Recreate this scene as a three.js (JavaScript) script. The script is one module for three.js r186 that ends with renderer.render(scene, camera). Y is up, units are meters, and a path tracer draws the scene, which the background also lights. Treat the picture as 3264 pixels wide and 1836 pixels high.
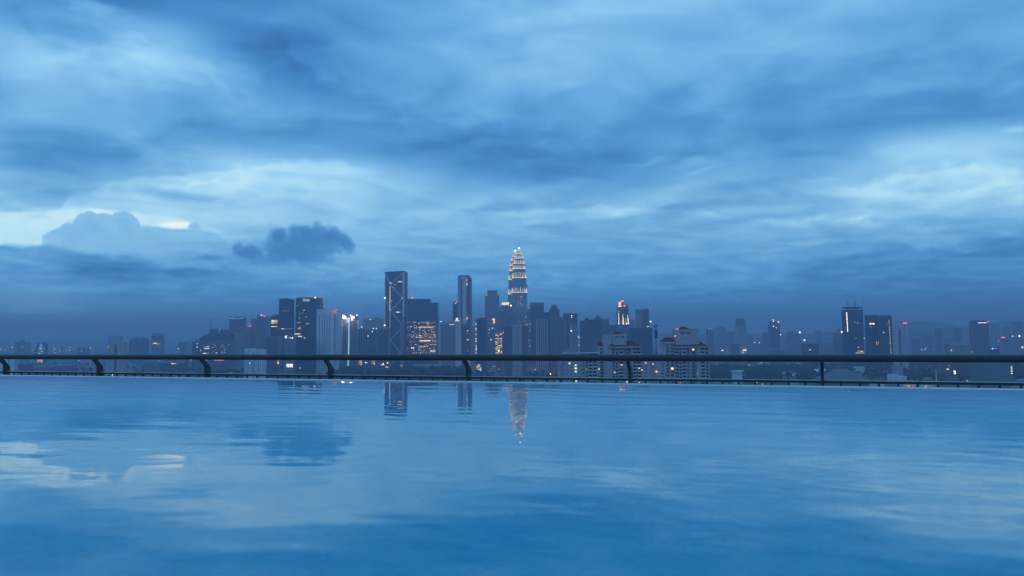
import * as THREE from 'three';
import { ImprovedNoise } from 'three/addons/math/ImprovedNoise.js';
import { mergeGeometries } from 'three/addons/utils/BufferGeometryUtils.js';
import { FontLoader } from 'three/addons/loaders/FontLoader.js';
import { TextGeometry } from 'three/addons/geometries/TextGeometry.js';

// ---------------------------------------------------------------- camera
const W0 = 3264, H0 = 1836, F = 2540, R = Math.PI / 180;
const scene = new THREE.Scene();
const camera = new THREE.PerspectiveCamera(2 * Math.atan(H0 / 2 / F) / R, W0 / H0, 0.05, 40000);
camera.rotation.order = 'YXZ';
camera.rotation.set(3.81 * R, 0, -0.36 * R);
camera.position.set(0, 0.4, 0);
camera.updateMatrixWorld(true);
const renderer = new THREE.WebGLRenderer({ antialias: true });
renderer.toneMapping = THREE.LinearToneMapping;
renderer.toneMappingExposure = 1;
renderer.shadowMap.enabled = true;
const HAZE = 2.3e-4, GY = -85;                                            // the city's ground, metres below the pool's water level
function ray(px, py) { return new THREE.Vector3((px - W0 / 2) / F, (H0 / 2 - py) / F, -1).applyQuaternion(camera.quaternion); }
function P(px, py, D) { const d = ray(px, py); return d.multiplyScalar(D / -d.z).add(camera.position); }      // the point seen there on the plane D metres ahead
function onY(px, py, y) { const d = ray(px, py); return d.multiplyScalar((y - camera.position.y) / d.y).add(camera.position); }

let seed = 7;
const rnd = () => { seed = (seed * 1664525 + 1013904223) >>> 0; return seed / 4294967296; };
const rr = (a, b) => a + (b - a) * rnd();
const pick = (a) => a[Math.floor(rnd() * a.length)];
const clamp = (x, a = 0, b = 1) => Math.min(b, Math.max(a, x));
const ss = (a, b, x) => { const t = clamp((x - a) / (b - a)); return t * t * (3 - 2 * t); };
const perlin = new ImprovedNoise();
function fbm(x, y, z, n) { let a = 0.5, s = 0; for (let i = 0; i < n; i++) { s += a * perlin.noise(x, y, z + i * 7.3); x *= 2.03; y *= 2.03; a *= 0.5; } return s; }

// ---------------------------------------------------------------- sky: dusk cloud layer, as directions (azimuth, elevation in degrees)
{
  const azel = (px, py) => { const d = ray(px, py).normalize(); return [Math.atan2(d.x, -d.z) / R, Math.asin(d.y) / R]; };
  const W = 4096, H = 2048, V = new Float32Array(W * H / 2);
  // cloud brightness (sRGB green) by elevation 24, 22 ... 0 and azimuth -32, -28 ... 32
  const grid = [
    [120, 158, 138, 132, 142, 150, 154, 164, 180, 188, 190, 186, 184, 184, 190, 182, 174],
    [128, 116, 126, 138, 146, 148, 158, 172, 186, 186, 182, 180, 178, 178, 178, 168, 158],
    [156, 172, 182, 146, 135, 156, 172, 174, 178, 182, 182, 178, 174, 176, 166, 160, 156],
    [176, 190, 192, 172, 146, 160, 168, 168, 174, 178, 174, 168, 162, 156, 158, 164, 166],
    [182, 174, 170, 160, 158, 164, 162, 160, 156, 162, 158, 152, 154, 150, 150, 156, 162],
    [179, 169, 163, 155, 155, 157, 153, 149, 149, 153, 149, 153, 157, 147, 145, 145, 143],
    [161, 151, 171, 199, 205, 201, 189, 165, 153, 149, 151, 159, 165, 163, 177, 203, 201],
    [167, 185, 193, 199, 197, 195, 191, 187, 187, 179, 183, 183, 177, 181, 193, 199, 199],
    [222, 202, 210, 202, 192, 188, 186, 180, 176, 168, 172, 174, 176, 182, 182, 182, 180],
    [186, 182, 178, 166, 170, 172, 174, 170, 168, 164, 162, 164, 164, 162, 158, 160, 156],
    [166, 154, 150, 150, 150, 154, 152, 152, 152, 152, 148, 148, 148, 148, 142, 142, 142],
    [164, 158, 148, 144, 140, 138, 138, 138, 138, 136, 134, 134, 133, 133, 132, 132, 132],
    [155, 149, 143, 139, 137, 135, 135, 135, 135, 133, 131, 131, 130, 130, 129, 129, 129],
  ];
  const mean = grid.map((r) => r.reduce((a, b) => a + b) / r.length);
  const cub = (p0, p1, p2, p3, t) => p1 + 0.5 * t * (p2 - p0 + t * (2 * p0 - 5 * p1 + 4 * p2 - p3 + t * (3 * (p1 - p2) + p3 - p0)));
  const at = (r, c) => { r = clamp(r, 0, 12); return c < 0 || c > 16 ? mean[r] : grid[r][c]; };
  function base(az, el) {
    const c = (az + 32) / 4, r = (24 - el) / 2, c0 = Math.floor(c), r0 = Math.floor(r), t = [];
    for (let k = -1; k < 3; k++) t.push(cub(at(r0 + k, c0 - 1), at(r0 + k, c0), at(r0 + k, c0 + 1), at(r0 + k, c0 + 2), c - c0));
    return cub(...t, r - r0);
  }
  const X = new Float32Array(W), el0 = 0.5;
  for (let i = 0; i < W; i++) { const th = ((i + 0.5) / W - 0.5) * 2 * Math.PI; X[i] = Math.atan2(Math.cos(th), -Math.sin(th)) / R; }
  for (let j = 0; j < H / 2; j++) {
    const el = (j + el0) / H * 180, up = ss(3, 16, el);
    for (let i = 0; i < W; i++) {
      const az = X[i];
      // clouds on a high layer: streaks near the horizon, rounder above
      const rad = 1 / Math.tan(Math.max(el, 1.5) * R + 0.09), lx = Math.sin(az * R) * rad, ly = -Math.cos(az * R) * rad;
      const w1 = fbm(lx * 1.3 + 3, ly * 1.3, 1.7, 3), w2 = fbm(lx * 1.3, ly * 1.3 + 8, 5.1, 3);
      const n = fbm(lx * 4.2 + w1 * 1.8, ly * 4.2 + w2 * 1.8, 9.2, el < 34 && Math.abs(az) < 42 ? 6 : 3), big = fbm(lx * 1.9 + w2, ly * 1.9, 6.6, 3);
      const inside = ss(38, 33.5, Math.abs(az)) * ss(28, 23.5, el);
      let v = inside > 0 ? base(az + w1 * 1.6 + n * 1.4, el + (w2 * 0.8 + n * 0.9) * (0.35 + 0.65 * up)) : 0;
      if (inside < 1) v = v * inside + (1 - inside) * (base(80, Math.min(el, 21)) + 40 * fbm(lx * 0.9 + 5, ly * 0.9, 2.2, 3) + 4);
      V[j * W + i] = v + (n * 30 + big * 8) * (0.6 + 0.4 * ss(2, 9, el));
    }
  }
  // single clouds: [x, y, rx, ry, turn, amount, edge (0 soft, 1 hard), raggedness]
  function each(az, el, reach, fn) {
    const i0 = Math.floor(((az - reach) / 360 + 0.25) * W), j0 = Math.max(0, Math.floor((el - reach) / 180 * H)), j1 = Math.min(H / 2 - 1, Math.ceil((el + reach) / 180 * H));
    for (let j = j0; j <= j1; j++) for (let i = i0; i <= i0 + reach / 180 * W; i++) {
      const ii = (i + W) % W; fn(j * W + ii, X[ii], (j + el0) / H * 180);
    }
  }
  const DEG = 0.0224;
  function stroke(x, y, rx, ry, turn, amount, edge, rag) {
    const [az, el] = azel(x, y), c = Math.cos(turn * R), s = Math.sin(turn * R), a = rx * DEG * Math.cos(az * R) ** 2, b = ry * DEG;
    each(az, el, Math.max(a, b) * 1.6, (k, A, E) => {
      const u = A - az, v = E - el, p = (u * c + v * s) / a, q = (-u * s + v * c) / b;
      const r = Math.hypot(p, q) + rag * fbm(A * 0.9, E * 2.2, x * 0.01, 5);
      V[k] += amount * ss(1.25, edge, r);
    });
  }
  function puffs(list, target, soft, rag, low, strength, freq = 1.1) {          // a cloud made of billows: blends the layer towards the cloud's own tone
    const e = list.map(([x, y, rx, ry]) => { const [az, el] = azel(x, y); return [az, el, rx * DEG * Math.cos(az * R) ** 2, ry * DEG]; });
    const az = e.reduce((a, b) => a + b[0], 0) / e.length, el = e.reduce((a, b) => a + b[1], 0) / e.length, foot = low === null ? -99 : azel(list[0][0], low)[1];
    each(az, el, 9, (k, A, E) => {
      let f = -1;
      for (const [a, b, c, d] of e) { const g = 1 - Math.hypot((A - a) / c, (E - b) / d); if (g > f) f = g; }
      if (f < -0.8) return;
      f += rag * fbm(A * freq, E * freq * 1.2, 4.4, 6);
      const m = ss(0, soft, f) * strength * ss(foot - 0.2, foot + 1.3, E);
      if (m > 0) V[k] += (target + 9 * fbm(A * 0.8, E * 1.3, 8.1, 4) - V[k]) * m;
    });
  }
  for (const s of [
    [250, 120, 170, 55, 8, -16, 0.2, 0.9], [300, 22, 120, 26, -6, 30, 0.2, 0.8], [60, 60, 90, 40, -30, -14, 0.1, 0.8], [470, 215, 180, 60, -14, 14, 0.1, 0.9], [360, 260, 90, 18, -8, 9, 0, 0.9],
    [820, 185, 120, 60, -20, -14, 0.1, 0.9], [640, 395, 130, 26, 10, -13, 0.1, 0.7], [920, 400, 70, 12, 4, 8, 0, 0.6], [300, 490, 420, 45, 8, -8, 0.1, 0.8], [1820, 268, 70, 16, 8, 13, 0, 0.6], [2730, 250, 190, 60, 18, -9, 0, 0.9],
    [3235, 413, 60, 11, 3, 24, 0, 0.4], [1700, 60, 190, 60, 0, 8, 0, 0.9],
    [150, 640, 230, 30, 12, -24, 0.3, 0.7], [30, 560, 150, 30, 4, 10, 0.1, 0.8], [620, 575, 250, 20, 8, 9, 0.1, 0.8], [560, 622, 190, 18, -4, -22, 0.2, 0.8], [830, 585, 300, 40, 4, 8, 0.1, 0.9], [300, 590, 90, 16, 14, 10, 0, 0.8],
    [2850, 574, 80, 10, 5, 15, 0, 0.6], [2620, 575, 60, 9, 2, 13, 0, 0.6], [3080, 640, 320, 60, 4, 10, 0, 0.9], [2250, 540, 120, 12, 14, 14, 0, 0.8],
    [1810, 700, 220, 14, 4, 14, 0.1, 0.8], [2120, 690, 80, 18, 4, -14, 0.1, 0.8], [2740, 695, 60, 8, 16, 18, 0, 0.7],
    [2560, 780, 180, 12, 6, 14, 0, 0.9], [1750, 600, 160, 20, 8, 12, 0, 0.8], [2230, 655, 190, 16, 2, -14, 0.1, 0.8], [2380, 590, 170, 22, 3, -14, 0.1, 0.8], [1700, 655, 260, 24, 4, -12, 0.1, 0.8],
    [400, 860, 380, 26, 0, -12, 0.2, 0.8], [150, 850, 140, 16, 0, 10, 0.1, 0.8], [300, 920, 300, 16, 2, 10, 0.1, 0.9], [130, 980, 140, 26, 4, 12, 0.1, 0.9], [900, 925, 260, 26, 0, -5, 0.1, 0.9],
    [1500, 850, 240, 30, 0, -6, 0.1, 0.9], [2300, 930, 340, 30, 3, -5, 0, 0.9],
  ]) stroke(...s);
  // borders of cloud decks: brighter (or darker) just below the border, fading downwards [points], amount, fall, softness, raggedness
  function border(points, amount, fall, soft, rag) {
    const q = points.map(([x, y]) => azel(x, y)), a0 = q[0][0], a1 = q[q.length - 1][0], f = fall * DEG, s = soft * DEG, mid = (a0 + a1) / 2, half = (a1 - a0) / 2, mel = q.reduce((t, v) => t + v[1], 0) / q.length;
    each(mid, mel, Math.max(half + 2, f * 4), (k, A, E) => {
      if (A < a0 - 2 || A > a1 + 2) return;
      let i = 0; while (i < q.length - 2 && q[i + 1][0] < A) i++;
      const t = clamp((A - q[i][0]) / (q[i + 1][0] - q[i][0])), tt = t * t * (3 - 2 * t), e = q[i][1] + (q[i + 1][1] - q[i][1]) * (0.5 * t + 0.5 * tt) + rag * DEG * 2.2 * fbm(A * 0.7, E * 1.4, points[0][0] * 0.1, 5);
      const d = e - E; if (d < -s || d > f * 5) return;
      V[k] += amount * ss(-s, s, d) * Math.exp(-Math.max(0, d - s) / f) * ss(-2, 1.5, A - a0) * ss(-2, 1.5, a1 - A);
    });
  }
  for (const b of [
    [[[40, 60], [90, 120], [170, 148], [250, 156], [340, 136], [430, 130], [560, 152], [650, 180], [700, 230], [745, 290], [860, 320]], 13, 80, 30, 34],
    [[[880, 110], [950, 190], [1040, 250], [1160, 290], [1280, 350], [1500, 400], [1800, 400]], -16, 70, 34, 24],
    [[[170, 690], [240, 615], [330, 590], [450, 566], [650, 549], [760, 532], [900, 516], [980, 508], [1070, 518], [1160, 532]], 20, 60, 9, 16],
    [[[470, 612], [560, 588], [700, 572], [760, 574]], 16, 18, 7, 14],
    [[[-60, 780], [60, 782], [160, 786], [300, 812], [460, 822]], -26, 60, 8, 12],
    [[[2700, 596], [2790, 585], [2870, 556], [2960, 532], [3060, 534], [3140, 528], [3230, 548], [3330, 556]], 20, 100, 16, 26],
    [[[1600, 676], [1760, 668], [1900, 664], [2050, 658], [2110, 668]], 20, 30, 8, 16],
    [[[2230, 676], [2260, 672], [2300, 688]], 22, 10, 6, 8],
    [[[2520, 712], [2600, 694], [2720, 690], [2790, 704]], 20, 18, 6, 16],
    [[[2390, 708], [2450, 694], [2520, 700]], 14, 18, 8, 12],
    [[[2000, 520], [2100, 502], [2290, 494]], 12, 22, 9, 14],
    [[[2520, 862], [2680, 826], [2760, 794], [2870, 778], [2940, 796], [3080, 790], [3200, 756], [3330, 716]], -15, 110, 10, 22],
    [[[1200, 470], [1400, 462], [1640, 470], [1900, 488], [2150, 478]], -9, 60, 20, 22],
    [[[-60, 846], [200, 838], [500, 846], [760, 868]], -10, 40, 12, 14],
  ]) border(...b);
  // the pale gap under the cloud deck
  puffs([[20, 732, 210, 52], [150, 722, 130, 44], [330, 692, 215, 27], [500, 704, 125, 17]], 231, 0.34, 0.34, null, 0.92, 1.6);
  stroke(566, 719, 60, 12, 3, 34, 0.2, 0.5); stroke(320, 672, 60, 8, 2, 12, 0, 0.5);
  stroke(120, 690, 50, 7, 4, -16, 0, 0.6);
  // pale cumulus before the bright gap
  puffs([[285, 712, 40, 36], [330, 716, 40, 34], [392, 708, 48, 32], [418, 720, 32, 26], [262, 712, 28, 28], [225, 738, 42, 26], [190, 752, 34, 22], [320, 770, 190, 44], [480, 748, 130, 22], [600, 750, 110, 18], [620, 722, 20, 9]], 188, 0.07, 0.16, 820, 0.94, 6);
  puffs([[300, 730, 34, 40], [400, 724, 26, 30], [250, 755, 60, 30]], 182, 0.7, 0.5, 820, 0.6, 3.2);
  // dark ragged cloud
  puffs([[930, 795, 125, 50], [890, 752, 48, 32], [960, 748, 62, 42], [1015, 742, 55, 38], [1055, 752, 46, 36], [1090, 768, 36, 30], [1112, 784, 24, 30], [800, 804, 64, 30], [760, 796, 24, 30], [985, 812, 95, 46], [1040, 785, 60, 38], [860, 830, 110, 28], [668, 822, 50, 10]], 139, 0.55, 0.55, 876, 0.92, 2.6);
  puffs([[930, 800, 115, 44], [890, 758, 40, 26], [975, 765, 85, 44], [1045, 758, 55, 32], [1100, 776, 26, 22], [800, 808, 50, 22]], 129, 0.7, 0.6, 876, 0.8, 4.0);
  // low cumulus over the hills and soft dark bases along the horizon
  puffs([[2890, 1000, 50, 16], [2850, 1004, 40, 14], [2930, 1014, 60, 20], [3010, 1024, 80, 16], [3180, 1012, 90, 22], [3240, 1000, 50, 16], [3100, 1030, 120, 14]], 136, 0.6, 0.5, null, 0.8);
  const ramp = [[90, 48, 160], [105, 55, 170], [120, 63, 182], [135, 72, 196], [150, 85, 209], [165, 100, 219], [180, 117, 228], [195, 136, 237], [212, 156, 245], [226, 178, 249], [238, 205, 252], [248, 234, 254]];
  const lin = (c) => { c /= 255; return c <= 0.04045 ? c / 12.92 : ((c + 0.055) / 1.055) ** 2.4; };
  const table = new Float32Array(256 * 3);
  for (let g = 0; g < 256; g++) {
    let k = 0; while (k < ramp.length - 2 && ramp[k + 1][0] < g) k++;
    const t = clamp((g - ramp[k][0]) / (ramp[k + 1][0] - ramp[k][0]));
    table.set([lin(ramp[k][1] + t * (ramp[k + 1][1] - ramp[k][1])), lin(g), lin(ramp[k][2] + t * (ramp[k + 1][2] - ramp[k][2]))], g * 3);
  }
  // the tones above are those seen through the city's haze: take the haze away again, the same at every azimuth
  const data = new Float32Array(W * H * 4), air = [0.058, 0.15, 0.385];
  for (let j = 0; j < H; j++) {
    const up = j >= H / 2, el = Math.max(0.2, (j - H / 2 + el0) / H * 180), clear = Math.max(0.3, Math.exp(-HAZE * Math.min(9500, 367 / Math.sin(el * R))));
    for (let i = 0; i < W; i++) {
      const o = (j * W + i) * 4, v = clamp(up ? V[(j - H / 2) * W + i] : 100, 92, 250), g = Math.floor(v), t = v - g;
      for (let c = 0; c < 3; c++) { const seen = table[g * 3 + c] * (1 - t) + table[Math.min(255, g + 1) * 3 + c] * t; data[o + c] = (up ? Math.max(0.6 * seen, (seen - air[c] * (1 - clear)) / clear) : seen) * (c === 2 ? 1 + 0.03 * ss(10, 18, el) - 0.02 * ss(14, 8, el) : c === 0 ? 1 + 0.06 * ss(15, 8, el) + 0.1 * ss(6, 2, el) : 1); }
      data[o + 3] = 1;
    }
  }
  const sky = new THREE.DataTexture(data, W, H, THREE.RGBAFormat, THREE.FloatType);
  sky.mapping = THREE.EquirectangularReflectionMapping; sky.magFilter = THREE.LinearFilter; sky.minFilter = THREE.LinearFilter; sky.needsUpdate = true;
  scene.background = sky; scene.environment = sky;
}
// after sunset: only a trace of light comes from the bright gap in the clouds
const sun = new THREE.DirectionalLight(0xfff0e0, 0.0001);
sun.position.copy(ray(566, 719).normalize().multiplyScalar(9000)); sun.shadow.radius = 5; sun.castShadow = true;
Object.assign(sun.shadow.camera, { left: -3000, right: 3000, top: 3000, bottom: -3000, near: 10, far: 16000 });
scene.add(sun, sun.target);
scene.fog = new THREE.FogExp2(0xdcdeff, HAZE);
// ---------------------------------------------------------------- helpers
const taken = {};
function numbered(name) { const n = taken[name] = (taken[name] ?? -1) + 1; return n ? `${name}_${String(n).padStart(3, '0')}` : name; }
const std = (r, g, b, roughness = 0.8, more = {}) => { const m = new THREE.MeshStandardMaterial({ roughness, ...more }); m.color.setRGB(r, g, b); return m; };
const glow = (r, g, b, k) => { const m = new THREE.MeshStandardMaterial({ roughness: 0.6, color: 0x222222 }); m.emissive.setRGB(r, g, b); m.emissiveIntensity = k; return m; };
const unit = new THREE.BoxGeometry(1, 1, 1);
function box(w, h, d, x = 0, y = 0, z = 0) { return new THREE.BoxGeometry(w, h, d).translate(x, y, z); }        // y is the bottom... see bx
const bx = (w, h, d, x, y0, z) => new THREE.BoxGeometry(w, h, d).translate(x, y0 + h / 2, z);
function mesh(name, geo, mat, parent, kind) {
  const g = Array.isArray(geo) ? (geo.length > 1 ? mergeGeometries(geo.map((q) => { const c = q.index ? q.toNonIndexed() : q; for (const k of Object.keys(c.attributes)) if (!['position', 'normal', 'uv'].includes(k)) c.deleteAttribute(k); return c; })) : geo[0]) : geo;
  const m = new THREE.Mesh(g, mat); m.name = parent === scene ? numbered(name) : name; m.castShadow = m.receiveShadow = true;
  if (kind) m.userData.kind = kind;
  parent.add(m); return m;
}
function thing(name, label, category, pos, turn = 0, group) {
  const g = new THREE.Group(); g.name = numbered(name); g.position.copy(pos); g.rotation.y = turn;
  g.userData = { label, category }; if (group) g.userData.group = group;
  scene.add(g); return g;
}
function structure(name, geo, mat, label) { const m = mesh(name, geo, mat, scene, 'structure'); if (label) m.userData.label = label; return m; }
// a small box part that shares one geometry
function chip(name, mat, parent, x, y, z, w, h, d) { const m = new THREE.Mesh(unit, mat); m.name = name; m.position.set(x, y, z); m.scale.set(w, h, d); m.castShadow = m.receiveShadow = true; parent.add(m); return m; }
function extrude(pts, depth, bevel = 0) {
  const g = new THREE.ExtrudeGeometry(new THREE.Shape(pts.map(([x, y]) => new THREE.Vector2(x, y))), { depth, bevelEnabled: bevel > 0, bevelThickness: bevel, bevelSize: bevel, bevelSegments: 2 });
  return g;
}
function hip(w, d, h, ridge, x, y, z, over = 0) {          // hipped roof with a ridge along x
  const a = w / 2 + over, b = d / 2 + over, r = ridge / 2;
  const v = [[-a, 0, b], [a, 0, b], [a, 0, -b], [-a, 0, -b], [-r, h, 0], [r, h, 0]], f = [[0, 1, 5], [0, 5, 4], [1, 2, 5], [2, 3, 4], [2, 4, 5], [3, 0, 4], [0, 3, 2], [0, 2, 1]];
  const pos = [], uv = [];
  for (const t of f) for (const k of t) { pos.push(v[k][0] + x, v[k][1] + y, v[k][2] + z); uv.push(v[k][0], v[k][2]); }
  const g = new THREE.BufferGeometry(); g.setAttribute('position', new THREE.Float32BufferAttribute(pos, 3)); g.setAttribute('uv', new THREE.Float32BufferAttribute(uv, 2)); g.computeVertexNormals(); return g;
}
const beam = (a, b, w, d = w) => {                         // a square bar between two points
  const A = new THREE.Vector3(...a), B = new THREE.Vector3(...b), l = A.distanceTo(B);
  const g = new THREE.BoxGeometry(w, l, d), q = new THREE.Quaternion().setFromUnitVectors(new THREE.Vector3(0, 1, 0), B.clone().sub(A).normalize());
  return g.applyQuaternion(q).translate((A.x + B.x) / 2, (A.y + B.y) / 2, (A.z + B.z) / 2);
};
const pipe = (a, b, r0, r1 = r0, n = 8) => {
  const A = new THREE.Vector3(...a), B = new THREE.Vector3(...b), g = new THREE.CylinderGeometry(r1, r0, A.distanceTo(B), n);
  return g.applyQuaternion(new THREE.Quaternion().setFromUnitVectors(new THREE.Vector3(0, 1, 0), B.clone().sub(A).normalize())).translate((A.x + B.x) / 2, (A.y + B.y) / 2, (A.z + B.z) / 2);
};
const L = {
  warm: glow(1, 0.68, 0.34, 1.5), amber: glow(1, 0.55, 0.22, 1.3), dim: glow(1, 0.74, 0.45, 0.5), white: glow(0.95, 0.97, 1, 2.2), bright: glow(1, 0.95, 0.85, 6), green: glow(0.75, 1, 0.75, 1.2),
  orange: glow(1, 0.45, 0.16, 7), red: glow(1, 0.1, 0.1, 2.4), pink: glow(1, 0.12, 0.2, 1.4), blue: glow(0.08, 0.2, 1, 1.6), teal: glow(0.15, 0.75, 0.8, 0.8), yellow: glow(1, 0.8, 0.1, 2.5), cyan: glow(0.4, 0.85, 1, 1.0), star: glow(1, 0.88, 0.66, 3.2), strip: glow(1, 0.83, 0.52, 1.7), gold: glow(1, 0.75, 0.42, 2.2), faint: glow(0.8, 0.88, 1, 0.5),
};
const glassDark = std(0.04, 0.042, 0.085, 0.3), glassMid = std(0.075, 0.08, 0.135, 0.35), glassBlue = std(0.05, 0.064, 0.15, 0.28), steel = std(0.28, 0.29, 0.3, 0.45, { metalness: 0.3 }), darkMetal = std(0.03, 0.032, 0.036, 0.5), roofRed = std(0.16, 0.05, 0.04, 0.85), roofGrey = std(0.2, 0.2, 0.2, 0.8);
const tone = {
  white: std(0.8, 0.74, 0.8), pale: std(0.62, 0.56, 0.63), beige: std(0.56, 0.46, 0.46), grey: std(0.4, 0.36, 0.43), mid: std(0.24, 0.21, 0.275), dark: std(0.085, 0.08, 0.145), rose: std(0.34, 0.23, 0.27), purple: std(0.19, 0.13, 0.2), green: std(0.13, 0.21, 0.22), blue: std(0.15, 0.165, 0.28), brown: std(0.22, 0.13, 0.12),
};

// ---------------------------------------------------------------- ground and hills
const footprints = [];
{
  const n = 512, d = new Uint8Array(n * n * 4);
  for (let j = 0; j < n; j++) for (let i = 0; i < n; i++) {
    const a = fbm(i / 20, j / 20, 1, 5), b = fbm(i / 6 + 9, j / 6, 4, 3), t = ss(-0.12, 0.12, a + b * 0.5), o = (j * n + i) * 4;
    const c = [[58, 74, 50], [98, 94, 90]].map((v) => v.map((q) => q + b * 40));
    for (let k = 0; k < 3; k++) d[o + k] = c[0][k] * (1 - t) + c[1][k] * t; d[o + 3] = 255;
  }
  const tex = new THREE.DataTexture(d, n, n); tex.colorSpace = THREE.SRGBColorSpace; tex.wrapS = tex.wrapT = THREE.RepeatWrapping; tex.magFilter = THREE.LinearFilter; tex.repeat.set(30, 20); tex.needsUpdate = true;
  structure('ground', new THREE.PlaneGeometry(30000, 16000).rotateX(-Math.PI / 2).translate(0, GY, -6500), new THREE.MeshStandardMaterial({ map: tex, roughness: 0.95 }));
  const ridge = (x0, x1, D, line, depth, name) => {
    const nx = 120, nz = 12, pos = [], idx = [];
    for (let j = 0; j <= nz; j++) for (let i = 0; i <= nx; i++) {
      const px = x0 + (x1 - x0) * i / nx, t = j / nz, z = D + depth * t, s = Math.sin(Math.PI * Math.min(1, t * 1.15) * 0.62) / 0.93;
      const top = P(px, line(px), D + depth * 0.75).y - GY, p = P(px, 1087, z);
      pos.push(p.x, GY - 2 + Math.max(0, top * s * (1 + 0.1 * fbm(px / 60, t * 6, 2, 4))), -z);
    }
    for (let j = 0; j < nz; j++) for (let i = 0; i < nx; i++) { const a = j * (nx + 1) + i; idx.push(a, a + 1, a + nx + 2, a, a + nx + 2, a + nx + 1); }
    const g = new THREE.BufferGeometry(); g.setAttribute('position', new THREE.Float32BufferAttribute(pos, 3)); g.setIndex(idx); g.computeVertexNormals();
    structure(name, g, std(0.05, 0.075, 0.05, 0.95));
  };
  ridge(2600, 3700, 6200, (x) => 1036 + 26 * ss(2900, 2620, x) - 5 * Math.sin((x - 2870) / 42) * ss(2850, 2950, x) - 6 * ss(3150, 3300, x) + 7 * fbm(x / 50, 1, 1, 3), 1500, 'hills');
  ridge(2100, 3000, 7200, (x) => 1066 + 12 * fbm(x / 70, 5, 1, 3), 900, 'hills');
}
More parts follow.
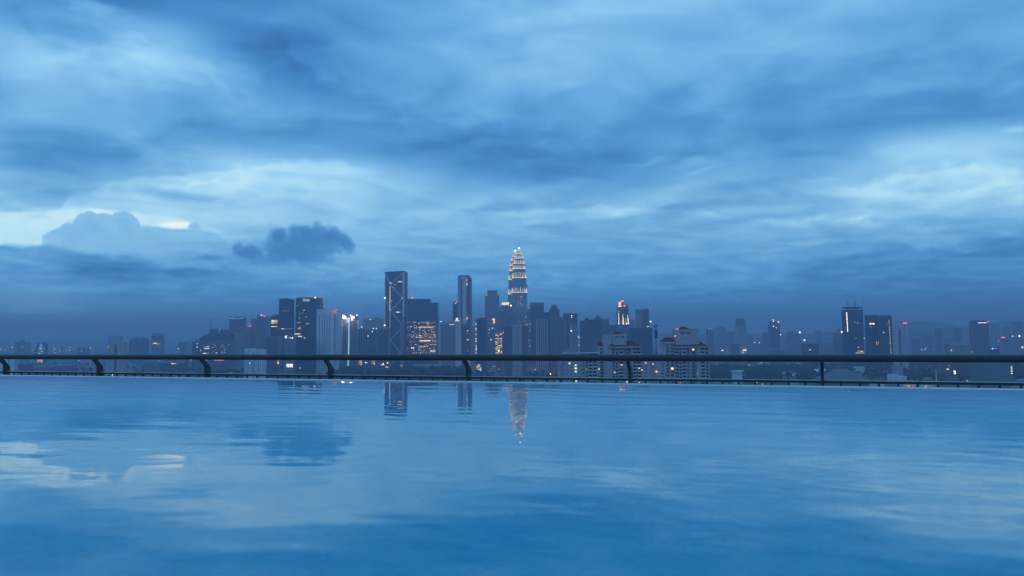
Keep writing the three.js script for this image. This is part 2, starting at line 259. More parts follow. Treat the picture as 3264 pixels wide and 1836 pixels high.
// ---------------------------------------------------------------- pool and the terrace below it
const eA = onY(0, 1197, 0), eB = onY(W0, 1243, 0);                              // the pool's overflow edge, read on the water level
const along = eB.clone().sub(eA).normalize(), inward = new THREE.Vector3(-along.z, 0, along.x); if (inward.z < 0) inward.negate();
const poolTurn = Math.atan2(-along.z, along.x);                                 // local +x runs along the edge, +z into the pool
const mid = eA.clone().add(eB).multiplyScalar(0.5);
{
  const LEN = 60, WID = 15, DEEP = 1.25, put = (g) => g.rotateY(poolTurn).translate(mid.x, 0, mid.z);
  const tile = (() => {                                                          // glass mosaic: small tiles of slightly different blues
    const n = 512, d = new Uint8Array(n * n * 4);
    for (let j = 0; j < n; j++) for (let i = 0; i < n; i++) {
      const h = Math.abs(Math.sin(Math.floor(i / 8) * 12.99 + Math.floor(j / 8) * 78.2) * 43758.5) % 1, joint = i % 8 === 0 || j % 8 === 0, o = (j * n + i) * 4, k = joint ? 1.01 : 0.97 + 0.06 * h;
      d[o] = 90 * k; d[o + 1] = 220 * k; d[o + 2] = Math.min(255, 226 * k); d[o + 3] = 255;
    }
    const t = new THREE.DataTexture(d, n, n); t.colorSpace = THREE.SRGBColorSpace; t.wrapS = t.wrapT = THREE.RepeatWrapping; t.magFilter = THREE.LinearFilter; t.repeat.set(LEN / 1.6, WID / 1.6); t.needsUpdate = true; return t;
  })();
  const mosaic = new THREE.MeshStandardMaterial({ map: tile, roughness: 0.4 });
  structure('pool_floor', put(bx(LEN, 0.3, WID, 0, -DEEP - 0.3, WID / 2)), mosaic);
  structure('pool_weir_wall', put(bx(LEN, DEEP + 0.6, 0.24, 0, -DEEP - 0.65, -0.125)), mosaic);
  structure('pool_wall', put(bx(LEN, DEEP + 0.5, 0.3, 0, -DEEP - 0.3, WID + 0.152)), mosaic);
  structure('pool_wall', put(bx(0.3, DEEP + 0.5, WID, -LEN / 2 - 0.152, -DEEP - 0.3, WID / 2)), mosaic);
  structure('pool_wall', put(bx(0.3, DEEP + 0.5, WID, LEN / 2 + 0.152, -DEEP - 0.3, WID / 2)), mosaic);
  structure('pool_edge_lip', put(extrude([[-0.235, -0.06], [0.0, -0.06], [0.012, -0.02], [0.012, -0.004], [0.002, -0.0008], [-0.21, -0.0008], [-0.235, -0.01]], LEN).rotateY(-Math.PI / 2).scale(1, 1, 1).translate(LEN / 2, 0, 0)), std(0.46, 0.47, 0.48, 0.35), 'lip along the overflow edge of the pool, toned pale for its sky glint');  // pale tone stands in for the sky reflected on the wet crest
  // water: a closed body; wavelets as a normal map of many crossing wave trains
  const n = 2048, T = 7, hgt = new Float32Array(n * n), nx = new Float32Array(n * n), ny = new Float32Array(n * n);
  const waves = [];
  for (let k = 0; k < 60; k++) {
    const lam = 0.07 * Math.pow(9, rnd()), dir = (90 + (rnd() + rnd() + rnd() - 1.5) * 46) * R;     // crests mostly along the edge
    const a = Math.round(Math.cos(dir) * T / lam), b = Math.round(Math.sin(dir) * T / lam), real = T / Math.hypot(a, b);
    waves.push([a, b, rnd() * 6.28, 0.0034 * Math.pow(real / 0.2, 0.35) * (0.5 + rnd()), rnd() * 40]);
  }
  const patch = new Float32Array(128 * 128 * 3);
  for (let j = 0; j < 128; j++) for (let i = 0; i < 128; i++) for (let k = 0; k < 3; k++) {
    const t = (x, y) => perlin.noise(x, y, k * 9.1), u = i / 128 * 5, v = j / 128 * 5, wu = i / 128, wv = j / 128;
    const q = (t(u, v) * (1 - wu) + t(u - 5, v) * wu) * (1 - wv) + (t(u, v - 5) * (1 - wu) + t(u - 5, v - 5) * wu) * wv;
    patch[(j * 128 + i) * 3 + k] = 0.18 + 1.25 * ss(-0.3, 0.45, q);
  }
  const tabS = new Float32Array(8192); for (let i = 0; i < 8192; i++) tabS[i] = Math.cos(i / 8192 * 2 * Math.PI);
  waves.forEach(([a, b, ph, s], w) => {
    const inv = s / Math.hypot(a, b), ax = a * inv, by = b * inv;
    for (let j = 0; j < n; j++) { let q = (b * j / n + ph) * 8192; const st = a / n * 8192, pr = (j >> 4) * 128; for (let i = 0; i < n; i++) { const c = tabS[(q & 8191)] * patch[(pr + (i >> 4)) * 3 + w % 3]; nx[j * n + i] += ax * c; ny[j * n + i] += by * c; q += st; } }
  });
  const d = new Uint8Array(n * n * 4);
  const GAIN = 12;                                                                // slopes are tiny: stored enlarged, scaled back by normalScale
  for (let i = 0; i < n * n; i++) { const x = nx[i] * GAIN, y = ny[i] * GAIN, l = Math.hypot(x, y, 1); d[i * 4] = (-x / l * 0.5 + 0.5) * 255; d[i * 4 + 1] = (-y / l * 0.5 + 0.5) * 255; d[i * 4 + 2] = (1 / l * 0.5 + 0.5) * 255; d[i * 4 + 3] = 255; }
  const nt = new THREE.DataTexture(d, n, n); nt.wrapS = nt.wrapT = THREE.RepeatWrapping; nt.magFilter = THREE.LinearFilter; nt.needsUpdate = true;
  const wm = new THREE.MeshPhysicalMaterial({ color: 0xffffff, roughness: 0.0, transmission: 1, thickness: 1, ior: 1.333, normalMap: nt, normalScale: new THREE.Vector2(0.3 / GAIN, 0.3 / GAIN) });
  wm.attenuationColor = new THREE.Color().setRGB(0.22, 0.9, 0.97); wm.attenuationDistance = 1.1;
  // the surface sinks by a few millimetres towards the weir, as water running over an edge does
  const g = (() => {
    const us = [-0.01, 0.1, 0.2, 0.3, 0.4, 0.5, 0.6, 0.7, 0.8, 0.9, 1.0, 1.2, WID + 0.01], y = (u) => (u < 1 ? -0.0065 * (1 - u) ** 2 : 0), sl = (u) => (u < 1 ? 0.013 * (1 - u) : 0), hx = LEN / 2 + 0.01, bot = -DEEP - 0.01;
    const pos = [], nor = [], uv = [], idx = [], v = (x, h, z, n) => { pos.push(x, h, z); nor.push(...n); uv.push(x / T, -z / T + h / T); return pos.length / 3 - 1; };
    const quad = (a, b, c, d) => idx.push(a, b, c, a, c, d);
    const rows = us.map((u) => { const s = sl(u), l = Math.hypot(1, s), n = [0, 1 / l, -s / l]; return [v(-hx, y(u), u, n), v(hx, y(u), u, n)]; });
    for (let k = 0; k < rows.length - 1; k++) quad(rows[k + 1][0], rows[k + 1][1], rows[k][1], rows[k][0]);
    const z0 = us[0], z1 = us[us.length - 1], f = (pts, n) => quad(...pts.map(([x, h, z]) => v(x, h, z, n)));
    f([[-hx, bot, z0], [hx, bot, z0], [hx, bot, z1], [-hx, bot, z1]], [0, -1, 0]);
    f([[-hx, bot, z1], [hx, bot, z1], [hx, 0, z1], [-hx, 0, z1]], [0, 0, 1]);
    f([[hx, bot, z0], [-hx, bot, z0], [-hx, y(z0), z0], [hx, y(z0), z0]], [0, 0, -1]);
    for (const s of [-1, 1]) for (let k = 0; k < us.length - 1; k++) { const q = [[s * hx, bot, us[k]], [s * hx, bot, us[k + 1]], [s * hx, y(us[k + 1]), us[k + 1]], [s * hx, y(us[k]), us[k]]]; f(s < 0 ? q : q.reverse(), [s, 0, 0]); }
    const q = new THREE.BufferGeometry(); q.setAttribute('position', new THREE.Float32BufferAttribute(pos, 3)); q.setAttribute('normal', new THREE.Float32BufferAttribute(nor, 3)); q.setAttribute('uv', new THREE.Float32BufferAttribute(uv, 2)); q.setIndex(idx); return q;
  })();
  structure('water', put(g), wm, 'calm rippled blue water of the infinity pool');
  // the lower terrace outside the weir
  const far = inward.clone().multiplyScalar(-1);
  structure('terrace', put(bx(LEN + 20, 0.4, 21, 0, -2.0, -0.25 - 10.5)), std(0.3, 0.3, 0.29, 0.85));
}
// ---------------------------------------------------------------- railing on the lower terrace
{
  const K = 3.1, q = (v, y) => new THREE.Vector3(v.x * K, y, v.z * K);
  const yr = (P(0, 1138.5, -eA.z * K).y + P(W0, 1141.5, -eB.z * K).y) / 2, ylow = (P(0, 1185, -eA.z * K).y + P(W0, 1224.5, -eB.z * K).y) / 2;
  const A = q(eA, 0), B = q(eB, 0), len = A.distanceTo(B);
  const hit = (px) => { const d = ray(px, 1190); const t = (A.x * d.z - A.z * d.x) / (along.z * d.x - along.x * d.z); return t; };   // metres along the rail line at that picture column
  const root = thing('railing', 'dark metal railing with thick round handrail beyond the pool edge', 'railing', A.clone(), poolTurn);
  const metal = std(0.035, 0.04, 0.05, 0.42), glintM = std(0.5, 0.51, 0.52, 0.4);
  const rad = 0.5 * 18.3 / F * (-(eA.z + eB.z) / 2 * K) ;
  mesh('handrail', new THREE.CylinderGeometry(rad, rad, len + 24, 28).rotateZ(Math.PI / 2).translate(len / 2, yr, 0), metal, root);
  const OUT = -0.42, bayPx = [-292, -12, 288, 634, 1031, 1476, 1999, 2621, 3408];
  const post = extrude([[-0.125, -2 - 0], [0.125, -2], [0.125, yr - 0.335], [0.46, yr - 0.02], [0.24, yr - 0.02], [-0.125, yr - 0.40]].map(([u, y]) => [u, y]), 0.07, 0.004).translate(0, 0, -0.035).rotateY(-Math.PI / 2);
  const ts = bayPx.map(hit);
  for (const t of ts) { const m = mesh('post', post, metal, root); m.position.set(t, 0, OUT); }
  mesh('lower_rail', bx(len + 24, 0.062, 0.07, len / 2, ylow - 0.062, OUT - 0.02), metal, root);
  mesh('rail_cap', bx(len + 24, 0.016, 0.11, len / 2, ylow + 0.001, OUT - 0.02), glintM, root);  // added pale strip: sky light on the lower rail's top, put in as colour
  const stub = bx(0.05, 1.6, 0.05, 0, -2, OUT - 0.02);
  for (let k = 0; k < ts.length - 1; k++) for (let i = 1; i < 12; i++) { const m = mesh('baluster', stub, metal, root); m.scale.y = (ylow - 0.065 + 2) / 1.6; m.position.set(ts[k] + (ts[k + 1] - ts[k]) * i / 12, -2 + 2 * m.scale.y, 0); }
}
// ---------------------------------------------------------------- towers
// x0, x1: picture columns of its outline; y: top row; D: metres ahead; the front face lies on that plane
function tower(o) {
  const { D } = o, s = D / F;
  let dep = o.dep ?? Math.max(14, (o.x1 - o.x0) * s * 0.75), { x0, x1 } = o;
  const c = W0 / 2, grow = () => (D + dep) / D;
  const fit = () => { x0 = o.x0; x1 = o.x1; if (o.x0 > c) x0 = c + (o.x0 - c) * grow(); if (o.x1 < c) x1 = c - (c - o.x1) * grow(); };
  fit(); while (x1 - x0 < 0.78 * (o.x1 - o.x0) && dep > 6) { dep *= 0.85; fit(); }
  const xc = (x0 + x1) / 2, top = P(xc, o.y, D), W = (x1 - x0) * s, H = top.y - GY;
  const pos = new THREE.Vector3(P(xc, (o.y + 1087) / 2, D).x, GY, -D - dep / 2);
  const g = thing(o.name, o.label, o.category ?? 'tower', pos, 0, o.group);
  footprints.push([pos.x, pos.z, Math.max(W, dep) * 0.75 + 4]);
  const b = { g, W, H, dep, s, D, zf: dep / 2, lx: (px) => P(x0 + (px - o.x0) / (o.x1 - o.x0) * (x1 - x0), (o.y + 1087) / 2, D).x - pos.x, ly: (py, px = xc) => P(px, py, D).y - GY, fl: o.fl ?? 3.6, wall: o.wall ?? tone.grey, glass: o.glass ?? glassDark };
  if (o.style !== 'none') facade(b, o);
  return b;
}
// facade of one box-shaped block: glazed core, spandrel rings, piers
function facade(b, o, at = {}) {
  const { g } = b, W = at.W ?? b.W, H = at.H ?? b.H, dep = at.dep ?? b.dep, X = at.x ?? 0, Y = at.y ?? 0, Z = at.z ?? 0, fl = at.fl ?? b.fl, style = at.style ?? o.style ?? 'grid', n = Math.max(1, Math.floor(H / fl));
  const wall = at.wall ?? b.wall, pre = at.part ?? '';
  if (style === 'plain') { mesh(pre + 'wall', bx(W, H, dep, X, Y, Z), wall, g); }
  else {
    mesh(pre + 'glazing', bx(W - 0.8, H - 0.5, dep - 0.8, X, Y, Z), b.glass, g);
    const solid = at.solid ?? o.solid ?? 0.42, rings = [];
    const from = Math.max(0, Math.floor((at.from ?? 0) / fl));
    if (style === 'bands' || style === 'grid') for (let k = from; k <= n; k++) rings.push(bx(W - (style === 'grid' ? 0.1 : 0), fl * solid, dep - (style === 'grid' ? 0.1 : 0), X, Y + Math.min(k * fl, H - fl * solid), Z));
    if (rings.length) mesh(pre + 'spandrels', rings, wall, g, 'stuff');
    if (style === 'ribs' || style === 'grid') {
      const bay = at.bay ?? o.bay ?? 4.5, wd = at.pier ?? o.pier ?? bay * 0.42, ribs = [], m = Math.max(1, Math.round(W / bay)), md = Math.max(1, Math.round(dep / bay));
      for (let k = 0; k <= m; k++) ribs.push(bx(wd, H, 0.7, X + clamp((k / m - 0.5) * W, -W / 2 + wd / 2, W / 2 - wd / 2), Y, Z + dep / 2 - 0.28));
      for (const sd of [-1, 1]) for (let k = 0; k <= md; k++) ribs.push(bx(0.7, H, wd, X + sd * (W / 2 - 0.28), Y, Z + clamp((k / md - 0.5) * dep, -dep / 2 + wd / 2 + 0.72, dep / 2 - wd / 2 - 0.72)));
      mesh(pre + 'piers', ribs, wall, g, 'stuff');
    }
    mesh(pre + 'parapet', bx(W + 0.3, 2.4, dep + 0.3, X, Y + H - 2.1, Z), wall, g);
  }
}
// a block on top or beside: given by picture columns and rows
function block(b, name, mat, px0, px1, py0, py1, zc = null, d = null) {
  const x0 = b.lx(px0), x1 = b.lx(px1), y1 = b.ly(py0), y0 = b.ly(py1), dd = d ?? b.dep * 0.7;
  return mesh(name, bx(x1 - x0, y1 - y0, dd, (x0 + x1) / 2, y0, zc ?? b.zf - 0.6 - dd / 2), mat, b.g);
}
// glowing windows at picture places [x, y, w, h, kind]
function lit(b, list, name = 'lit_window') { for (const [px, py, w, h, k = 'warm'] of list) chip(name, L[k], b.g, b.lx(px), b.ly(py, px), b.zf + 0.25, Math.max(0.8, w * b.s), Math.max(0.6, h * b.s), 0.7); }
function litRandom(b, n, px0, px1, py0, py1, kinds = ['warm', 'warm', 'dim', 'amber'], wmin = 1.2, wmax = 4, rows = null) {
  const fpx = b.fl / b.s;
  for (let k = 0; k < n; k++) {
    const py = rows ? pick(rows) : py0 + Math.round((py1 - py0) * rnd() / fpx) * fpx, w = rr(wmin, wmax), px = rr(px0 + w / 2, px1 - w / 2);
    chip('lit_window', L[pick(kinds)], b.g, b.lx(px), b.ly(py), b.zf + rr(0.2, 0.34), w * b.s, rr(0.8, 1.5) * b.s, 0.7);
  }
}
function mast(b, px, py0, py1, w = 0.5, mat = darkMetal, name = 'mast') { return mesh(name, pipe([b.lx(px), b.ly(py1), 0], [b.lx(px), b.ly(py0), 0], w, w * 0.5, 6), mat, b.g); }
function lampAt(b, px, py, size, k, name = 'roof_light', z = null) { const m = mesh(name, new THREE.IcosahedronGeometry(size * b.s / 2, 1), L[k], b.g); m.position.set(b.lx(px), b.ly(py, px), z ?? b.zf + size * b.s * 0.4); return m; }

// --- far left
{
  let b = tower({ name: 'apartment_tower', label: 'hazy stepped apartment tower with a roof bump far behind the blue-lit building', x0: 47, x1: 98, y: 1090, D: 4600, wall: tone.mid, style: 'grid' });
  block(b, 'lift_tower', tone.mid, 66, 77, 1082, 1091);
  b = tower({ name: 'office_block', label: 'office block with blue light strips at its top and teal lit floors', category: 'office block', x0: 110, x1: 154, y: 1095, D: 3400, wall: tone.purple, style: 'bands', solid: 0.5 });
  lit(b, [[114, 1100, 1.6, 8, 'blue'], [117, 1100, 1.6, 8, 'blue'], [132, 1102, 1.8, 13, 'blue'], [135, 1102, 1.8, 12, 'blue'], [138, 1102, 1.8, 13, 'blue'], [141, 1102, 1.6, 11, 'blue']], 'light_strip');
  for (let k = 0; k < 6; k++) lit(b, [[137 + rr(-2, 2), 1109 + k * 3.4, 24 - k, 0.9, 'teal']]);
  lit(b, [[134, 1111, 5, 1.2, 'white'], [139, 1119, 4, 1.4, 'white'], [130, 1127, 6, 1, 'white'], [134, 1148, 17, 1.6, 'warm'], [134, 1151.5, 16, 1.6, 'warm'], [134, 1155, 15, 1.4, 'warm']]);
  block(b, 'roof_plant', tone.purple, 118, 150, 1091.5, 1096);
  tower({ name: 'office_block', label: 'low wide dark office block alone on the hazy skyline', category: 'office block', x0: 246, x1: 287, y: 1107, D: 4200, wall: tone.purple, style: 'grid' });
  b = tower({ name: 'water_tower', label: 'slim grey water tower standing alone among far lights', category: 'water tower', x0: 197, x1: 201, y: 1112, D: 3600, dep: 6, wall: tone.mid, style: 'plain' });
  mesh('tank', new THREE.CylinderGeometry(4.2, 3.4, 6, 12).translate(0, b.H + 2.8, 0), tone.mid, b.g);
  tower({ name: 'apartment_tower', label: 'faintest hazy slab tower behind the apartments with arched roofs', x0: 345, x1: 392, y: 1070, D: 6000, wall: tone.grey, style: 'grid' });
  // pale apartments with arched roof ornaments
  b = tower({ name: 'apartment_tower', label: 'beige apartment tower with arched roof ornaments and recessed balconies', x0: 340, x1: 408, y: 1097, D: 1500, wall: tone.beige, style: 'none' });
  facade(b, {}, { W: b.W * 0.44, x: -b.W * 0.28, H: b.H, dep: b.dep, style: 'grid', bay: 4, pier: 2.4, solid: 0.5, fl: 3.2, part: 'wing_' });
  facade(b, {}, { W: b.W * 0.16, x: b.W * 0.02, H: b.H - 3, dep: b.dep * 0.8, style: 'bands', solid: 0.3, fl: 3.2, part: 'core_' });
  facade(b, {}, { W: b.W * 0.38, x: b.W * 0.295, H: b.H + 3.5, dep: b.dep, style: 'grid', bay: 4, pier: 2.4, solid: 0.5, fl: 3.2, part: 'wing_' });
  for (const [px, py, r] of [[347, 1096, 4.5], [369, 1092, 8], [398, 1091, 5]]) mesh('roof_arch', new THREE.TorusGeometry(r * b.s, 0.9, 5, 18, Math.PI).translate(b.lx(px), b.ly(py) - 1, 0), tone.grey, b.g);
  block(b, 'lift_tower', tone.beige, 357, 380, 1091, 1098);
  lit(b, [[348, 1106, 2, 1.6], [392, 1128, 1.6, 1.4], [348, 1193, 1.5, 4, 'white'], [366, 1194, 1.5, 4, 'white']]);
  b = tower({ name: 'apartment_tower', label: 'dark stepped apartment tower with two small roof peaks', x0: 411, x1: 477, y: 1083, D: 3300, wall: tone.mid, style: 'grid' });
  block(b, 'upper_storeys', tone.mid, 418, 472, 1077, 1084); for (const px of [434, 456]) mesh('roof_peak', new THREE.ConeGeometry(6 * b.s, 7 * b.s, 4, 1).rotateY(Math.PI / 4).translate(b.lx(px), b.ly(1075), 0), tone.mid, b.g);
  b = tower({ name: 'office_tower', label: 'slim tower with tapered top and a gold lit ring of windows', x0: 482, x1: 525, y: 1074, D: 3000, wall: tone.grey, style: 'grid', glass: glassMid });
  mesh('tapered_crown', new THREE.CylinderGeometry(0.66 * b.W * 0.78, 0.66 * b.W, b.ly(1062) - b.H, 4).rotateY(Math.PI / 4).translate(0, (b.ly(1062) + b.H) / 2, 0).scale(1.05, 1, 0.9), tone.mid, b.g);
  lit(b, [[498, 1094, 9, 2.2, 'gold'], [489, 1096, 6, 1, 'warm'], [513, 1096, 7, 1, 'warm'], [505, 1097, 4, 1.2, 'warm']]);
  tower({ name: 'office_block', label: 'low hazy block with a thin mast beside the curved shell roof', category: 'office block', x0: 570, x1: 598, y: 1089, D: 4600, wall: tone.mid, style: 'bands' });
  tower({ name: 'office_block', label: 'pale hazy low block touching the building with shell roof', category: 'office block', x0: 597, x1: 616, y: 1086, D: 4300, wall: tone.grey, style: 'plain' });
}
// --- building with curved shell roof
{
  const b = tower({ name: 'office_building', label: 'broad office building with curved dark shell fins on its roof and lit windows', category: 'office building', x0: 616, x1: 754, y: 1088, D: 2500, dep: 50, wall: tone.mid, style: 'bands', solid: 0.5, fl: 3.9 });
  mesh('edge_fin', bx(3.2 * b.s, b.H + 1.5, 4, b.lx(616), 0, b.zf - 1), darkMetal, b.g);
  block(b, 'roof_storey', tone.mid, 622, 645, 1081, 1089); block(b, 'roof_storey', tone.dark, 640, 750, 1076, 1089);
  for (const [x0, x1, y0] of [[640, 671, 1064], [682, 702, 1063], [707, 727, 1066], [731, 754, 1065]]) {
    const pts = [[b.lx(x0), b.ly(1086)], [b.lx(x1), b.ly(1086)], [b.lx(x1), b.ly(y0)]], w = x1 - x0;
    for (let k = 1; k < 8; k++) { const t = k / 8, a = t * Math.PI / 2; pts.push([b.lx(x1 - w * Math.sin(a)), b.ly(y0 + (1086 - y0) * (1 - Math.cos(a)))]); }
    mesh('roof_shell', extrude(pts, 26).translate(0, 0, -6), tone.dark, b.g);
  }
  litRandom(b, 12, 655, 675, 1100, 1126, undefined, 2, 5, [1100, 1105, 1110, 1125]); litRandom(b, 8, 686, 706, 1095, 1126, undefined, 1.5, 4); litRandom(b, 14, 716, 748, 1095, 1126, undefined, 1.2, 4);
  lit(b, [[631, 1096, 2, 2, 'white'], [631, 1106, 2.4, 2.4, 'white'], [644, 1117, 2, 2, 'white'], [701, 1125, 4, 2, 'gold'], [659, 1126, 12, 1.6, 'gold'], [666, 1111, 16, 1.8, 'gold'], [669, 1105, 8, 1.6, 'gold']]);
  lit(b, [[609, 1147, 10, 1.5, 'amber'], [658, 1148, 16, 1.4, 'amber'], [712, 1148, 30, 1.2, 'amber']]);
}
{
  let b = tower({ name: 'construction_block', label: 'unfinished concrete block with a luffing crane at its edge', category: 'construction site', x0: 670, x1: 717, y: 1048, D: 3100, wall: tone.mid, style: 'bands', solid: 0.25 });
  lit(b, [[708, 1049.5, 1.6, 1.6, 'white'], [705, 1057, 1.2, 4, 'faint']]);
  let c = tower({ name: 'tower_crane', label: 'thin luffing tower crane beside the unfinished concrete block', category: 'crane', x0: 668, x1: 670, y: 1042, D: 3080, dep: 2, style: 'plain', wall: darkMetal });
  mesh('jib', beam([0, c.H - 4, 0], [c.lx(680), c.ly(1012), 0], 1.1), darkMetal, c.g); mesh('counter_jib', beam([0, c.H - 4, 0], [c.lx(664), c.ly(1043), 0], 1.8), darkMetal, c.g);
  b = tower({ name: 'office_tower', label: 'purplish square tower with a teal lit parapet', x0: 730, x1: 785, y: 1015, D: 3300, wall: tone.purple, style: 'grid', pier: 2.8 });
  lit(b, [[757, 1015.5, 44, 1.8, 'teal'], [783, 1015, 2, 2.4, 'teal']], 'light_strip'); block(b, 'roof_plant', tone.dark, 750, 766, 1011, 1016); block(b, 'corner_mast', tone.dark, 730, 733, 1012, 1017); block(b, 'corner_mast', tone.dark, 782, 785, 1012, 1017);
  b = tower({ name: 'apartment_block', label: 'pale block with two round arch openings below the teal parapet tower', category: 'apartment block', x0: 745, x1: 786, y: 1044, D: 2900, wall: tone.rose, style: 'grid', pier: 3.4, solid: 0.6 });
  for (const px of [757, 773]) { mesh('arch_shade_disc', new THREE.CylinderGeometry(4 * b.s, 4 * b.s, 1, 16).rotateX(Math.PI / 2).translate(b.lx(px), b.ly(1053), b.zf), glassMid, b.g); mesh('arch_surround', new THREE.TorusGeometry(4.3 * b.s, 0.7, 5, 20).translate(b.lx(px), b.ly(1053), b.zf + 0.4), tone.rose, b.g); };  // dark discs added for the shade inside the open arches
  tower({ name: 'apartment_block', label: 'greyish pink low block joined beside the arched block', category: 'apartment block', x0: 712, x1: 748, y: 1050, D: 3000, wall: tone.rose, style: 'grid' });
  b = tower({ name: 'apartment_tower', label: 'rose tinted slim tower with a red light on its low wing', x0: 798, x1: 822, y: 1017, D: 3000, wall: tone.rose, style: 'grid', solid: 0.6 });
  block(b, 'wing', tone.rose, 783, 800, 1043, 1200, b.zf + 8, 16); chip('sign', L.pink, b.g, b.lx(799), b.ly(1039), b.zf + 10, 9 * b.s, 3.5 * b.s, 1);
  b = tower({ name: 'office_tower', label: 'banded tower with white and red lights along its roof', x0: 822, x1: 851, y: 1007, D: 2700, wall: tone.grey, style: 'bands', solid: 0.5 });
  block(b, 'service_core', tone.rose, 817, 829, 1001, 1200, -4, 20); lampAt(b, 835, 1005, 3, 'star'); lampAt(b, 844, 1005, 2.6, 'red'); lampAt(b, 848, 1008, 2, 'star'); lampAt(b, 840, 1004.5, 1.6, 'red');
  tower({ name: 'apartment_tower', label: 'very slim pale tower squeezed between banded tower and dark round-topped tower', x0: 850, x1: 864, y: 1011, D: 3000, wall: tone.grey, style: 'grid' });
  b = tower({ name: 'office_tower', label: 'dark tower with quarter-round roof and yellow lit floors', x0: 862, x1: 897, y: 1012, D: 2300, wall: tone.dark, style: 'bands', solid: 0.3 });
  { const pts = [[b.lx(862), b.H - 0.5], [b.lx(897), b.H - 0.5], [b.lx(897), b.ly(1002)]]; for (let k = 1; k < 8; k++) { const a = k / 8 * Math.PI / 2; pts.push([b.lx(897 - 35 * Math.sin(a)), b.ly(1002 + 10 * (1 - Math.cos(a)))]); } mesh('curved_roof', extrude(pts, b.dep * 0.9).translate(0, 0, -b.dep * 0.45), tone.dark, b.g); }
  for (const y of [1021, 1025, 1029.5, 1041]) lit(b, [[871, y, 9, 2, 'gold'], [883, y, 11, 1.8, 'warm']]);
}
